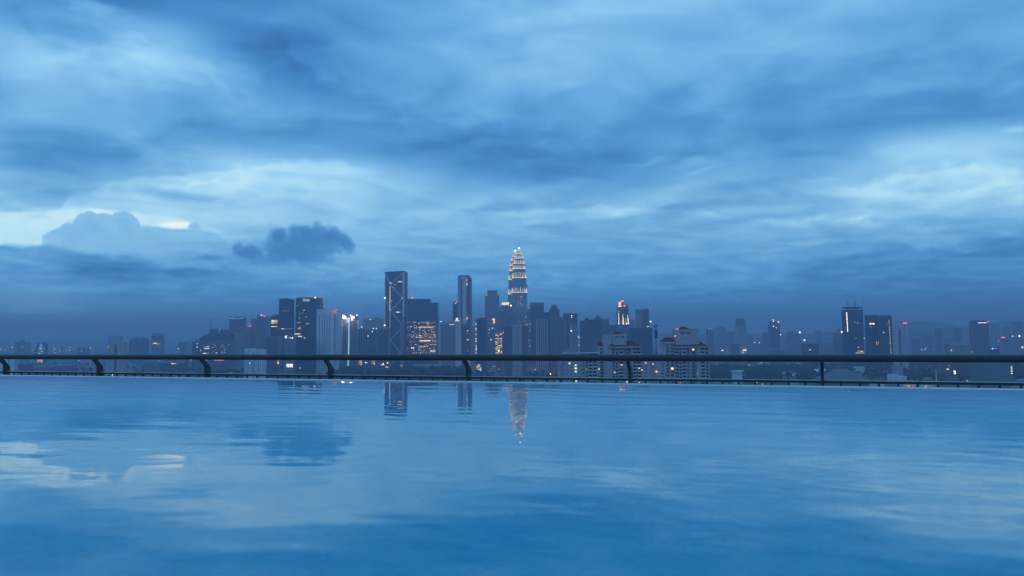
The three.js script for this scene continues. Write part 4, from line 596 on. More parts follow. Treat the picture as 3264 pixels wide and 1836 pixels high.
// --- the two spired towers
{
  const D = 2920, s = D / F, cx = 1656, base = P(cx, 1000, D), Y = (py) => P(cx, py, D).y - GY;
  const root = thing('spired_tower', 'tallest steel tower, floodlit in tiers, its spire rising above its twin', 'skyscraper', new THREE.Vector3(base.x, GY, -D - 26), 0, 'twin spired skyscrapers');
  footprints.push([base.x, -D - 26, 40]);
  const tiers = [[1230, 933, 25.3, 25.3], [933, 886, 23.8, 23.6], [886, 857, 21.8, 20.6], [857, 840, 18.8, 18.0], [840, 823, 16.6, 15.0], [823, 809, 13.6, 11.2], [809, 799, 9.6, 7.0], [799, 793, 5.2, 3.2]];
  const star = (r) => { const p = []; for (let k = 0; k < 64; k++) { const a = k / 64 * 2 * Math.PI, c = 0.93 + 0.07 * Math.abs(Math.cos(4 * a)); p.push([Math.sin(a) * r * c, Math.cos(a) * r * c]); } return p; };
  const glassT = std(0.17, 0.17, 0.21, 0.3), st = std(0.6, 0.58, 0.62, 0.45, { metalness: 0.2 });
  tiers.forEach(([y0, y1, r0, r1], i) => {
    const h0 = i ? Y(y0) : 0, h1 = Y(y1), R0 = r0 * s, R1 = r1 * s;
    const shaft = new THREE.CylinderGeometry(1, 1, 1, 64, 1), ps = shaft.attributes.position;
    for (let k = 0; k < ps.count; k++) { const a = Math.atan2(ps.getX(k), ps.getZ(k)), q = Math.hypot(ps.getX(k), ps.getZ(k)), top = ps.getY(k) > 0, rr2 = (top ? R1 : R0) * (0.92 + 0.08 * Math.abs(Math.cos(4 * a))) * 0.97; ps.setXYZ(k, q * Math.sin(a) * rr2, top ? h1 : h0, q * Math.cos(a) * rr2); }
    shaft.computeVertexNormals(); const t = mesh('tier', shaft, glassT, root);
    const rings = [], step = i < 3 ? 4.6 : 3.6; for (let h = Math.max(h0, i ? 0 : 40); h < h1 - 1; h += step) { const f = (h - h0) / (h1 - h0), r = R0 + (R1 - R0) * f; rings.push(new THREE.CylinderGeometry(r, r, 1.7, 32).translate(0, h + 1, 0)); }
    mesh('steel_rings', rings, st, t, 'stuff');
    mesh('setback_cornice', new THREE.CylinderGeometry(R1 * 1.03, R1 * 1.03, 2.2, 40).translate(0, h1 - 1, 0), st, t);
    if (i) {                                               // glowing strips and rings put on each tier in place of floodlight wash
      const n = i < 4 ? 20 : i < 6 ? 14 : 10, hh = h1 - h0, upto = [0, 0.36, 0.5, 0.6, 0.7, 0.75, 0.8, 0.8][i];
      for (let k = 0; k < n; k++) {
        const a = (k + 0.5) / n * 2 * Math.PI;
        const f = mesh('floodlight_glow', beam([Math.sin(a) * R0 * 1.03, h0 + 1, Math.cos(a) * R0 * 1.03], [Math.sin(a) * (R0 + (R1 - R0) * upto) * 1.01, h0 + hh * upto * (k % 2 ? 0.72 : 1), Math.cos(a) * (R0 + (R1 - R0) * upto) * 1.01], i < 3 ? 1.25 : 1.45, 0.9), L.strip, t);
      }
      if (i > 1) mesh('glow_ring', new THREE.TorusGeometry((R0 * 0.45 + R1 * 0.55) * 1.02, 0.5, 5, 36).rotateX(Math.PI / 2).translate(0, h0 + hh * 0.55, 0), L.warm, t);  // extra mid-tier ring: more of the wash on the steel, put in as glow
      mesh('glow_ring', new THREE.TorusGeometry(R0 * 1.06, 0.75, 5, 36).rotateX(Math.PI / 2).translate(0, h0 + 1.5, 0), L.strip, t);
    }
  });
  mesh('ring_ball', new THREE.SphereGeometry(3.1 * s, 16, 12).translate(0, Y(788.5), 0), L.star, root);
  mesh('spire', pipe([0, Y(794), 0], [0, Y(757), 0], 1.6, 0.35, 8), st, root);
  mesh('bustle', new THREE.CylinderGeometry(15 * s, 15 * s, Y(985), 32).translate(20 * s, Y(985) / 2, -8), glassT, root);
  const pod = mesh('side_pod', new THREE.CylinderGeometry(4 * s, 4.6 * s, 14 * s, 12).translate(24.5 * s, Y(912), -4), st, root); mesh('floodlight_glow', new THREE.TorusGeometry(4.6 * s, 0.5, 5, 16).rotateX(Math.PI / 2).translate(24.5 * s, Y(912), -4), L.faint, pod);
  for (let k = 0; k < 40; k++) { const a = rr(-1.3, 1.3), y = rr(940, 1080), r = 25.4 * s; const m = chip('lit_window', L[pick(['dim', 'faint', 'dim', 'warm'])], root, Math.sin(a) * r, Y(y), Math.cos(a) * r, rr(1.5, 3.4), 2, 1.4); m.rotation.y = a; }
  const two = root.clone(); two.name = numbered('spired_tower'); two.userData = { label: 'twin of the tallest steel tower, half hidden behind it, lower spire', category: 'skyscraper', group: 'twin spired skyscrapers' };
  const d2 = 3002; const p2 = P(1643.5, 1000, d2); two.position.set(p2.x, GY, -d2 - 26); scene.add(two);
}
// --- right of the spires
{
  let b = tower({ name: 'office_tower', label: 'dark square tower with slightly flared top right beside the twin spires', x0: 1690, x1: 1734, y: 967, D: 2800, wall: tone.dark, style: 'grid', bay: 5, pier: 1.4, solid: 0.35, glass: glassBlue });
  mesh('flared_crown', new THREE.CylinderGeometry(0.73 * b.W, 0.70 * b.W, 12, 4).rotateY(Math.PI / 4).scale(1, 1, b.dep / b.W).translate(0, b.H - 3, 0), tone.mid, b.g);
  tower({ name: 'office_block', label: 'thin dark block with a flat rooftop frame between two dark towers', category: 'office block', x0: 1733, x1: 1752, y: 996, D: 2850, wall: tone.dark, style: 'grid' });
  b = tower({ name: 'office_tower', label: 'dark stepped tower topped by a small cross-shaped antenna deck', x0: 1751, x1: 1784, y: 985, D: 2750, wall: tone.dark, style: 'grid', glass: glassBlue });
  facade(b, {}, { part: 'upper_', W: 19 * b.s, x: b.lx(1767), y: b.H - 2, H: b.ly(974) - b.H + 2, dep: b.dep * 0.6, style: 'grid' }); mesh('antenna_deck', bx(26 * b.s, 1.2, 6, b.lx(1767), b.ly(972), 0), darkMetal, b.g); mast(b, 1767, 967, 975, 0.6);
  for (const [n, a, c, y, lab, w] of [[0, 1708, 1747, 1020, 'residential slab with bold white vertical ribs beside the twin spires', tone.pale], [1, 1752, 1801, 1016, 'residential slab with many fine pale ribs next to the bold-ribbed slab', tone.grey]]) {
    b = tower({ name: 'apartment_tower', label: lab, x0: a, x1: c, y, D: 2000, dep: 22, wall: tone.mid, style: 'grid', bay: 4, pier: 1.4, solid: 0.36, fl: 3.2 });
    for (const x of n ? [1755, 1762, 1769, 1777, 1785, 1792, 1799] : [1709, 1714, 1721.5, 1729, 1736, 1744]) mesh('rib', bx((n ? 1.3 : 2) * b.s, b.H + 2, 1.6, b.lx(x), 0, b.zf + 0.6), w, b.g);
    block(b, 'roof_storey', tone.mid, a + 5, c - 8, y - 5, y); litRandom(b, 3, a, c, y + 10, 1120, ['dim', 'faint'], 1, 2);
  }
  b = tower({ name: 'apartment_tower', label: 'narrow residential slab with two white edge ribs below the antenna block', x0: 1801, x1: 1819, y: 1026, D: 2050, wall: tone.mid, style: 'grid', bay: 4, pier: 1.4, solid: 0.36 });
  for (const x of [1802.5, 1817]) mesh('rib', bx(1.6 * b.s, b.H + 1, 1.4, b.lx(x), 0, b.zf + 0.6), tone.pale, b.g);
  b = tower({ name: 'office_tower', label: 'plain dark block with two white lights and a thin roof antenna', x0: 1795, x1: 1841, y: 999, D: 2600, wall: tone.dark, style: 'grid', glass: glassBlue, bay: 5, pier: 1.3, solid: 0.3 });
  lampAt(b, 1822, 1006, 3, 'star'); lampAt(b, 1821.5, 1011.5, 2.6, 'star'); mast(b, 1829, 987, 1000, 0.5); lampAt(b, 1829, 996, 1.8, 'white'); lit(b, [[1818, 1055, 3, 3, 'star']]);
  b = tower({ name: 'apartment_block', label: 'pale lower apartments with a lamp on the facade below the antenna block', category: 'apartment block', x0: 1818, x1: 1842, y: 1036, D: 1900, wall: tone.grey, style: 'grid', bay: 4, pier: 1.8 }); lampAt(b, 1819, 1055, 3.6, 'star', 'wall_lamp');
  const m = thing('lamp_mast', 'tall thin mast carrying clusters of white lamps before the dark apartments', 'mast', P(1843, 1087, 1500).setY(GY)); { const pp = (y) => P(1843, y, 1500).y - GY, s = 1500 / F; mesh('pole', pipe([0, 0, 0], [0, pp(1042), 0], 0.7, 0.35), steel, m); for (const [dx, y, w] of [[0, 1057, 8], [2, 1078, 4], [0, 1074, 3], [0, 1102, 9]]) { mesh('bracket', bx(w * s, 0.6, 0.8, dx * s, pp(y), 0), steel, m); if (y > 1070) chip('lamp', L.white, m, dx * s + w * 0.2 * s, pp(y) + 1, 0.6, 2.6 * s, 1.2 * s, 0.6); } }
  b = tower({ name: 'apartment_tower', label: 'dark gridded apartment tower with a square lift house on its roof', x0: 1848, x1: 1922, y: 1023, D: 1650, dep: 26, wall: tone.blue, style: 'grid', bay: 3.4, pier: 1.3, solid: 0.4, fl: 3.2, glass: glassMid });
  block(b, 'lift_house', tone.dark, 1864, 1874, 1014, 1024); block(b, 'roof_storey', tone.dark, 1874, 1910, 1018.5, 1024); block(b, 'wing', tone.blue, 1913, 1932, 1052, 1200, -4, 18);
  b = tower({ name: 'office_tower', label: 'block with a dark pyramid roof behind the gridded apartments', x0: 1892, x1: 1921, y: 1019, D: 2650, wall: tone.mid, style: 'grid' });
  mesh('pyramid_roof', new THREE.ConeGeometry(14.8 * b.s * 1.414, 16 * b.s, 4).rotateY(Math.PI / 4).translate(b.lx(1906), b.ly(1011.5), 0), tone.dark, b.g);
  b = tower({ name: 'office_block', label: 'rose grey flat-topped block joined to the pyramid roof block', category: 'office block', x0: 1919, x1: 1943, y: 1016, D: 2700, wall: tone.rose, style: 'bands' });
  // crown tower with red signs
  b = tower({ name: 'crown_tower', label: 'stepped tower with round red and yellow sign, floodlit columns and mast', x0: 1964, x1: 2006, y: 986, D: 2250, dep: 34, wall: tone.mid, style: 'none', fl: 3.8 });
  facade(b, {}, { part: 'base_', W: b.W, H: b.ly(1032), style: 'grid', bay: 5, pier: 2 }); facade(b, {}, { part: 'shaft_', W: b.W * 0.95, y: b.ly(1032), H: b.ly(984) - b.ly(1032), dep: 30, style: 'ribs', bay: 5, pier: 2.2 });
  facade(b, {}, { part: 'tier_', W: 22 * b.s, x: b.lx(1991), y: b.ly(984), H: b.ly(972) - b.ly(984), dep: 22, style: 'ribs', bay: 4 }); facade(b, {}, { part: 'tier_', W: 9 * b.s, x: b.lx(1984), y: b.ly(984), H: b.ly(962) - b.ly(984), dep: 12, style: 'ribs', bay: 4 });
  mesh('shaft_top', new THREE.CylinderGeometry(8 * b.s, 10 * b.s, 5 * b.s, 16).translate(b.lx(1974), b.ly(981.5), 4), tone.mid, b.g);
  mesh('round_sign', new THREE.CylinderGeometry(4.6 * b.s, 4.6 * b.s, 1.6, 24).rotateX(Math.PI / 2).scale(0.9, 1.15, 1).translate(b.lx(1973), b.ly(967), b.zf), L.red, b.g); mesh('round_sign', new THREE.TorusGeometry(2.7 * b.s, 0.9 * b.s, 6, 20).scale(0.9, 1.15, 1).translate(b.lx(1973), b.ly(967), b.zf + 1.2), L.yellow, b.g); chip('sign_post', darkMetal, b.g, b.lx(1973), b.ly(974), b.zf - 1.4, 2, 16 * b.s, 1);
  for (let k = 0; k < 4; k++) chip('sign_stroke', L.yellow, b.g, b.lx(1969.4 + k * 2.5), b.ly(975.8), b.zf + 1, 2 * b.s, 3.6 * b.s, 0.8);
  for (let k = 0; k < 3; k++) chip('sign_stroke', L.red, b.g, b.lx(1987.4 + k * 2.5), b.ly(975), b.zf - 4, 2.1 * b.s, 4.2 * b.s, 0.8); chip('crown_light', L.red, b.g, b.lx(1984), b.ly(961), b.zf - 10, 8 * b.s, 2 * b.s, 1); chip('crown_light', L.gold, b.g, b.lx(1984), b.ly(958.4), b.zf - 10, 8 * b.s, 1.4 * b.s, 1); mast(b, 1984, 946, 963, 0.6); chip('crown_light', L.pink, b.g, b.lx(1970), b.ly(992), b.zf - 1.3, 6 * b.s, 2 * b.s, 1);
  for (const [x, y0, y1, k] of [[1968, 997, 1030, 'gold'], [1971, 1010, 1030, 'dim'], [1983, 1002, 1032, 'strip'], [1985.5, 1012, 1032, 'gold'], [1992, 1016, 1030, 'dim'], [1996, 1014, 1030, 'dim'], [2001, 1004, 1031, 'strip'], [2003, 1015, 1031, 'gold']]) chip('floodlight_glow', L[k], b.g, b.lx(x), (b.ly(y0) + b.ly(y1)) / 2, b.zf - 1.4, 1.2 * b.s, b.ly(y0) - b.ly(y1), 0.7);  // floodlit columns: the light on them is put in as glowing strips
  for (const [x, k] of [[1968, 4], [1984, 5], [1996, 5], [2003, 3]]) lampAt(b, x, 1031.5, k, 'gold', 'floodlight_glow');
  // blocks around it
  b = tower({ name: 'office_tower', label: 'tower of two joined slabs, one with gold lights at its top', x0: 2026, x1: 2055, y: 987, D: 2700, wall: tone.mid, style: 'grid', bay: 5, pier: 2, solid: 0.4 });
  facade(b, {}, { part: 'slab_', W: 16 * b.s, x: b.lx(2062), H: b.ly(985), style: 'grid', wall: tone.dark, z: 2 }); facade(b, {}, { part: 'slab_', W: 15 * b.s, x: b.lx(2034), H: b.ly(1002), style: 'grid', wall: tone.grey, z: 9 }); lit(b, [[2061, 987, 10, 1.8, 'gold'], [2062, 991, 7, 2.2, 'gold']], 'light_strip'); lampAt(b, 2028, 1050, 4, 'star'); lampAt(b, 2066, 1041, 3.4, 'white'); lampAt(b, 2076, 1025, 5, 'star'); 
  tower({ name: 'office_block', label: 'pale hazy block with a slanted roof beside the floodlit columns', category: 'office block', x0: 2006, x1: 2024, y: 1020, D: 3000, wall: tone.grey, style: 'grid' });
  b = tower({ name: 'apartment_tower', label: 'dim blue residential slab between the two red-roofed condominiums', x0: 2004, x1: 2080, y: 1046, D: 1400, dep: 20, wall: tone.blue, style: 'grid', bay: 4, pier: 1.6, solid: 0.42, glass: glassMid });
  tower({ name: 'apartment_block', label: 'teal tinted low slab behind the first red roof', category: 'apartment block', x0: 1942, x1: 1966, y: 1036, D: 2300, wall: tone.green, style: 'grid' });
  const sp = thing('billboard', 'tall dark panel on a pole between the red-roofed condominiums', 'billboard', P(2091, 1087, 1000).setY(GY)); { const y = (v) => P(2091, v, 1000).y - GY, s = 1000 / F; mesh('pole', pipe([0, 0, 0], [0, y(1040), 0], 0.5), darkMetal, sp); mesh('panel', bx(10 * s, y(1053) - y(1078), 1, 0, y(1078), 0.9), tone.dark, sp); mesh('top_frame', bx(14 * s, 1.2, 1, 0, y(1042), 0), darkMetal, sp); mesh('top_frame', bx(10 * s, 0.9, 1, 0, y(1037), 0), darkMetal, sp); }
}
// --- red-roofed condominiums, close: every window and balcony is its own piece
const condoWall = std(0.5, 0.4, 0.46, 0.85), paneDark = std(0.02, 0.025, 0.03, 0.15), slabW = std(0.66, 0.56, 0.62, 0.8), redTile = (() => {
  const n = 128, d = new Uint8Array(n * n * 4); for (let j = 0; j < n; j++) for (let i = 0; i < n; i++) { const k = 0.78 + 0.22 * (j % 8 / 8) + 0.25 * fbm(i / 9, j / 9, 3, 3), o = (j * n + i) * 4; d[o] = 140 * k; d[o + 1] = 50 * k; d[o + 2] = 58 * k; d[o + 3] = 255; }
  const t = new THREE.DataTexture(d, n, n); t.colorSpace = THREE.SRGBColorSpace; t.wrapS = t.wrapT = THREE.RepeatWrapping; t.magFilter = THREE.LinearFilter; t.repeat.set(0.3, 0.3); t.needsUpdate = true; return new THREE.MeshStandardMaterial({ map: t, roughness: 0.85 });
})();
function condo(o) {
  const D = o.D, s = D / F, px0 = o.cols[0][0], px1 = o.cols[o.cols.length - 1][1], xc = (px0 + px1) / 2;
  const pos = P(xc, 1087, D); pos.y = GY; pos.z -= 9;
  const g = thing(o.name ?? 'condominium', o.label, 'condominium', pos); footprints.push([pos.x, pos.z, (px1 - px0) * s * 0.75]);
  const X = (px) => P(px, 1120, D).x - pos.x, Y = (py) => P(xc, py, D).y - GY, FL = 10.95, zf = 9;
  for (const [a, c, top, kind, back = 0] of o.cols) {
    const x0 = X(a), x1 = X(c), w = x1 - x0, h = Y(top), z = zf - back, dep = 17 - back;
    const set = kind === 'bal' ? 1.7 : 0;                      // balconies are real loggias: the wall stands back, slabs and side piers come forward
    mesh('wall', bx(w - 0.02, h, dep - set, (x0 + x1) / 2, 0, z - set - (dep - set) / 2), condoWall, g);
    if (set) for (const sd of [x0 + 0.22, x1 - 0.22]) mesh('side_pier', bx(0.4, h, set + 0.05, sd, 0, z - set / 2), condoWall, g);
    const list = { w1: [[0.5, 8, 9]], w2: [[0.28, 9, 8.5], [0.73, 9, 8.5]], small: [[0.3, 3.4, 5], [0.75, 3.4, 5]], edge: [[0.5, 4.4, 6]], bal: [[0.5, 0, 0]], none: [], gap: [[0.5, 5, 6]] }[kind];
    for (let y = top + 6.5, r = 0; y < 1262; y += FL, r++) {
      if (kind === 'bal') {                                 // recessed balcony: dark opening, slab, parapet
        chip('balcony_door', paneDark, g, (x0 + x1) / 2, Y(y + 0.2), z - set + 0.02, w * 0.78, 8 * s, 0.2); chip('balcony_slab', slabW, g, (x0 + x1) / 2, Y(y + 4.6), z - set / 2 + 0.25, w - 0.9, 0.28, set + 0.4); chip('balcony_parapet', slabW, g, (x0 + x1) / 2, Y(y + 3.1), z + 0.3, w - 0.9, 1.0, 0.14);
      } else for (const [t, ww, hh] of list) {
        const lx = x0 + w * t, on = rnd() < (o.on ?? 0.03);
        chip(on ? 'lit_window' : 'window', on ? L[pick(['warm', 'gold', 'green'])] : paneDark, g, lx, Y(y), z + 0.02, ww * s * 0.8, hh * s * 0.62, 0.24); if (hh > 4) chip('window_sill', slabW, g, lx, Y(y + hh * 0.42), z + 0.18, ww * s, 0.22, 0.5);
      }
    }
  }
  return { g, X, Y, s, zf };
}
{
  let c = condo({ label: 'red-roofed beige condominium with a plain blank stair tower', D: 680, cols: [[1910, 1926, 1106, 'w1', 3], [1926, 1952, 1106, 'none', 1], [1952, 1960, 1108, 'bal', 2], [1960, 1972, 1108, 'w1'], [1972, 1989, 1108, 'bal', 1], [1989, 2012, 1108, 'gap', 4], [2012, 2016, 1108, 'none'], [2016, 2029, 1108, 'bal'], [2029, 2046, 1108, 'bal', 2], [2046, 2074, 1140, 'edge', 4]] });
  const house = (x0, x1, y0, y1, z, d) => mesh('stair_tower', bx(c.X(x1) - c.X(x0), c.Y(y0) - c.Y(y1), d, (c.X(x0) + c.X(x1)) / 2, c.Y(y1), z), condoWall, c.g);
  const roof = (x0, x1, y0, y1, z, d, ridge, name = 'hipped_roof') => { const w = c.X(x1) - c.X(x0); const m = mesh(name, hip(w, d, c.Y(y0) - c.Y(y1), w * ridge, (c.X(x0) + c.X(x1)) / 2, c.Y(y1), z), redTile, c.g); mesh('eave', bx(w + 0.3, 0.7, d + 0.3, (c.X(x0) + c.X(x1)) / 2, c.Y(y1) - 0.72, z), slabW, m); return m; };
  house(1926, 1956, 1066, 1112, 1, 10); house(1954, 1998, 1066, 1112, 2, 11); roof(1954, 1992, 1055, 1066, 2, 11, 0.16); roof(1938, 2042, 1087, 1105, 1.5, 17.5, 0.55); roof(1907, 1927, 1090, 1104, 0, 12, 0.3);
  for (const k of [0, 1, 2, 4, 5, 6]) chip('vent_slot', paneDark, c.g, c.X(1965 + k * 4.1), c.Y(1074), 7.5, 2.2 * c.s, 6 * c.s, 0.3);
  chip('cornice', slabW, c.g, c.X(1976), c.Y(1067.5), 2, 45 * c.s, 0.8, 11.6); lampSpots(c, [[1958, 1187, 3.5, 3, 'green'], [1979, 1164, 3, 2.6, 'warm'], [1982.5, 1164, 2, 2.6, 'warm'], [2036, 1174, 5, 3, 'green'], [2045, 1179, 3, 3, 'gold'], [1997, 1217, 2, 5, 'gold'], [2036, 1220, 4, 2, 'warm']]);
  function lampSpots(q, list) { for (const [x, y, w, h, k] of list) chip('lit_window', L[k], q.g, q.X(x), q.Y(y), q.zf + 0.3, w * q.s, h * q.s, 0.3); }
  const first = c;
  c = condo({ label: 'red-roofed beige condominium with a red light line on its stair tower', D: 690, cols: [[2074, 2092, 1143, 'edge', 3], [2092, 2108, 1143, 'none', 2], [2108, 2122, 1141, 'gap', 3], [2122, 2152, 1092, 'w2', 3], [2152, 2163, 1108, 'bal', 1], [2163, 2174, 1108, 'w1'], [2174, 2188, 1108, 'bal'], [2188, 2206, 1108, 'gap', 4], [2206, 2220, 1108, 'w1', 4], [2220, 2232, 1108, 'none'], [2232, 2247, 1108, 'bal'], [2247, 2262, 1108, 'w1', 1]] });
  const r2 = [house, roof]; house(2156, 2206, 1050, 1112, 2, 11); house(2204, 2231, 1048, 1112, 1, 12); house(2154, 2170, 1047, 1112, -1, 10); roof(2163, 2206, 1040, 1052, 2, 12, 0.2); roof(2144, 2260, 1087, 1105, 1.5, 17.5, 0.55); roof(2111, 2166, 1075, 1090, -1, 14, 0.4);
  chip('light_line', L.red, c.g, c.X(2164), c.Y(1048.5), 4.4, 8 * c.s, 1.8 * c.s, 0.4); for (const k of [0, 1, 2, 4, 5, 6]) chip('vent_slot', paneDark, c.g, c.X(2173 + k * 4.6), c.Y(1062), 7.5, 2.4 * c.s, 6 * c.s, 0.3); chip('cornice', slabW, c.g, c.X(2181), c.Y(1053), 2, 51 * c.s, 0.8, 11.6); chip('cornice', slabW, c.g, c.X(2186), c.Y(1071.5), 7.7, 30 * c.s, 0.8, 0.6);
  lampSpots(c, [[2090, 1184, 2.5, 4, 'gold'], [2093, 1184, 2.5, 4, 'warm'], [2153, 1071, 4, 4, 'amber'], [2221, 1191, 3, 3, 'dim'], [2166, 1220, 3, 3, 'dim']]);
  c = condo({ label: 'lower pale condominium wing with lit stair windows beside the blank stair tower', D: 650, on: 0.02, cols: [[1781, 1800, 1131, 'edge', 3], [1800, 1826, 1130, 'small', 0], [1826, 1850, 1129, 'small', 0], [1850, 1866, 1128, 'gap', 2], [1866, 1876, 1127, 'w1', 1], [1876, 1889, 1127, 'bal', 1], [1889, 1904, 1127, 'bal', 1], [1904, 1912, 1127, 'edge', 1]] });
  lampSpots(c, [[1815, 1158, 4.4, 5, 'green'], [1834.5, 1164, 4.4, 5, 'green'], [1834.5, 1174, 4.4, 5, 'gold'], [1834.5, 1184, 4.4, 5, 'green'], [1835, 1215, 4.4, 5, 'green'], [1908, 1149, 2.4, 2.4, 'white'], [1908.5, 1177, 2.6, 3, 'gold'], [1869, 1177, 1.6, 3, 'amber']]);
  { const w = c.X(1838) - c.X(1797); mesh('hipped_roof', hip(w, 12, c.Y(1111) - c.Y(1124), w * 0.2, (c.X(1838) + c.X(1797)) / 2, c.Y(1124), 1), roofGrey, c.g); mesh('roof_slab', bx(c.X(1912) - c.X(1795), 0.8, 17, (c.X(1912) + c.X(1795)) / 2, c.Y(1127), 0.4), slabW, c.g); }
}
// --- far right
{
  let b;
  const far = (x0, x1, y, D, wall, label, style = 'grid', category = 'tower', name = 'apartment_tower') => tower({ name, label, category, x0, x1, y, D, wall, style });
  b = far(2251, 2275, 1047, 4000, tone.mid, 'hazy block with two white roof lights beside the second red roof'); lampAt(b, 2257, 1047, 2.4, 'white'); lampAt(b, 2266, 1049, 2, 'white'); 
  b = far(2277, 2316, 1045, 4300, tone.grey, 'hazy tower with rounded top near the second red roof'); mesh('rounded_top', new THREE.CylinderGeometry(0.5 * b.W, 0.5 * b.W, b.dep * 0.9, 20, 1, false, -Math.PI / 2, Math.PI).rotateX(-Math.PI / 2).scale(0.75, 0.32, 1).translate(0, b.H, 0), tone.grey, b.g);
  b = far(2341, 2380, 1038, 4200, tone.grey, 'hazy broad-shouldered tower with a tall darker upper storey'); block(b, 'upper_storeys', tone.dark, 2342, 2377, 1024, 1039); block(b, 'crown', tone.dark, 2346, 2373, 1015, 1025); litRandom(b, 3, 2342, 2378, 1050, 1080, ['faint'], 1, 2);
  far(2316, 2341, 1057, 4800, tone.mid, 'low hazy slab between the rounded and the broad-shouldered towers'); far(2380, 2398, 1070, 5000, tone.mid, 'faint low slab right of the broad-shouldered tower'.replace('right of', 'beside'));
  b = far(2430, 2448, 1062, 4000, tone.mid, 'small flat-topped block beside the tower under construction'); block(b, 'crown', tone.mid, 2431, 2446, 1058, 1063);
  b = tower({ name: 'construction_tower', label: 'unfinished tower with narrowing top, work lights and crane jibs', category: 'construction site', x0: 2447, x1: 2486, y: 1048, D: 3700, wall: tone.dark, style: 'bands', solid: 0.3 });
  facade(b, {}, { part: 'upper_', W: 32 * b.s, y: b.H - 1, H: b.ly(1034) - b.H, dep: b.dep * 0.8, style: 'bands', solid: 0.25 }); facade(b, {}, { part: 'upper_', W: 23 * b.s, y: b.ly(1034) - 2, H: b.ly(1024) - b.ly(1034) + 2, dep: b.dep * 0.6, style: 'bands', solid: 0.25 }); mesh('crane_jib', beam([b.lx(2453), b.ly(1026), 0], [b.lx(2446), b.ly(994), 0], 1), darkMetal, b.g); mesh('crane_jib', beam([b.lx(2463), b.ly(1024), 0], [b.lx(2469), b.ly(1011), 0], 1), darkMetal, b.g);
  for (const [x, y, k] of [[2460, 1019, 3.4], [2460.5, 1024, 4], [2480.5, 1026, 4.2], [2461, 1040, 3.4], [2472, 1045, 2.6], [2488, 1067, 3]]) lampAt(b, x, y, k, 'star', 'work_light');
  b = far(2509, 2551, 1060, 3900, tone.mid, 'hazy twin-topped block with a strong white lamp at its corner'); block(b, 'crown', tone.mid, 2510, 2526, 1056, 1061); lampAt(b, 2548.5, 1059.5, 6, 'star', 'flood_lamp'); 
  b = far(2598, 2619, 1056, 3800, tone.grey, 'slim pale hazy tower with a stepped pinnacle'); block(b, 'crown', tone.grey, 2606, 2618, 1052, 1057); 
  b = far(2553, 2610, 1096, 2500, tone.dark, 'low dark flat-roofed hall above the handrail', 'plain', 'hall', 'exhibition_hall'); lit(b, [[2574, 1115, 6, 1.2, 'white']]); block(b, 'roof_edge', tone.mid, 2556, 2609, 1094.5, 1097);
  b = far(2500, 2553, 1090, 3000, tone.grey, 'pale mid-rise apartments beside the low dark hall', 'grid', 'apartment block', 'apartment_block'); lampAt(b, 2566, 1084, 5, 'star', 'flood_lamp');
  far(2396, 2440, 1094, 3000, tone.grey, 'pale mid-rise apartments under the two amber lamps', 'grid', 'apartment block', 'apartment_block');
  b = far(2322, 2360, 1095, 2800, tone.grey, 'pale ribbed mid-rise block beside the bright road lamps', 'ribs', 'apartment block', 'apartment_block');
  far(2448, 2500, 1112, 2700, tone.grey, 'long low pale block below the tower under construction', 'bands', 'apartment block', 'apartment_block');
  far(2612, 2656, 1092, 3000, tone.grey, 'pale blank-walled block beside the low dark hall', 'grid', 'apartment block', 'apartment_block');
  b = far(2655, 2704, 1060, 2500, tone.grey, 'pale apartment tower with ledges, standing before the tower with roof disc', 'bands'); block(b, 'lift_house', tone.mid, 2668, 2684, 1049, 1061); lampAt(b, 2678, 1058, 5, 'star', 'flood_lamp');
  // tower with a disc and masts
  b = tower({ name: 'office_tower', label: 'dark tower crowned by a flat disc with four masts', x0: 2684, x1: 2752, y: 988, D: 2250, dep: 40, wall: tone.dark, style: 'grid', bay: 4, pier: 1.2, solid: 0.4, glass: glassDark });
  mesh('roof_disc', new THREE.CylinderGeometry(34 * b.s, 24 * b.s, 4.6 * b.s, 40).scale(1, 1, 0.75).translate(b.lx(2717), b.ly(981), 0), tone.dark, b.g);
  for (const x of [2700, 2709, 2719, 2729, 2738]) mesh('disc_support', pipe([b.lx(x), b.ly(988.5), 0], [b.lx(x), b.ly(982), 0], 1.1), tone.mid, b.g); for (const x of [2700, 2707, 2725, 2732]) mast(b, x, 959, 981, 0.9);
  for (let y = 998; y < 1056; y += 5.2) lit(b, [[2687 + (y - 998) * 0.03, y, 2.2, 3.6, 'star']], 'light_strip'); lit(b, [[2719, 1027, 2, 2, 'warm'], [2729, 1028, 1.6, 2.4, 'warm'], [2735, 1031, 2, 2, 'dim'], [2726, 1032, 2, 2, 'dim'], [2721, 1078.5, 9, 1, 'faint'], [2753, 1078, 2, 2, 'white'], [2729, 1107, 5, 1, 'white'], [2743, 1102, 4, 1, 'dim'], [2735, 1119, 16, 1, 'warm'], [2734, 1125, 26, 1.4, 'warm'], [2743, 1120, 6, 1.6, 'gold']]);
  { const c = thing('tower_crane', 'thin slanted crane boom behind the disc-crowned tower', 'crane', P(2751, 1087, 2330).setY(GY)); const y = (v) => P(2751, v, 2330).y - GY; mesh('mast', pipe([0, 0, 0], [0, y(983), 0], 0.8), darkMetal, c); mesh('jib', beam([0, y(984), 0], [6 * 2330 / F, y(950), 0], 0.9), darkMetal, c); }
  b = tower({ name: 'apartment_tower', label: 'dark ribbed apartment slab with two bright work lights', x0: 2757, x1: 2798, y: 1005, D: 2150, wall: tone.dark, style: 'ribs', bay: 5, pier: 1.6 }); lampAt(b, 2768.5, 1032, 5, 'star'); lampAt(b, 2780, 1032, 5, 'star'); lit(b, [[2791, 1094, 1.5, 10, 'amber'], [2798, 1094, 1.6, 12, 'amber'], [2769, 1042, 4, 2, 'faint']]);
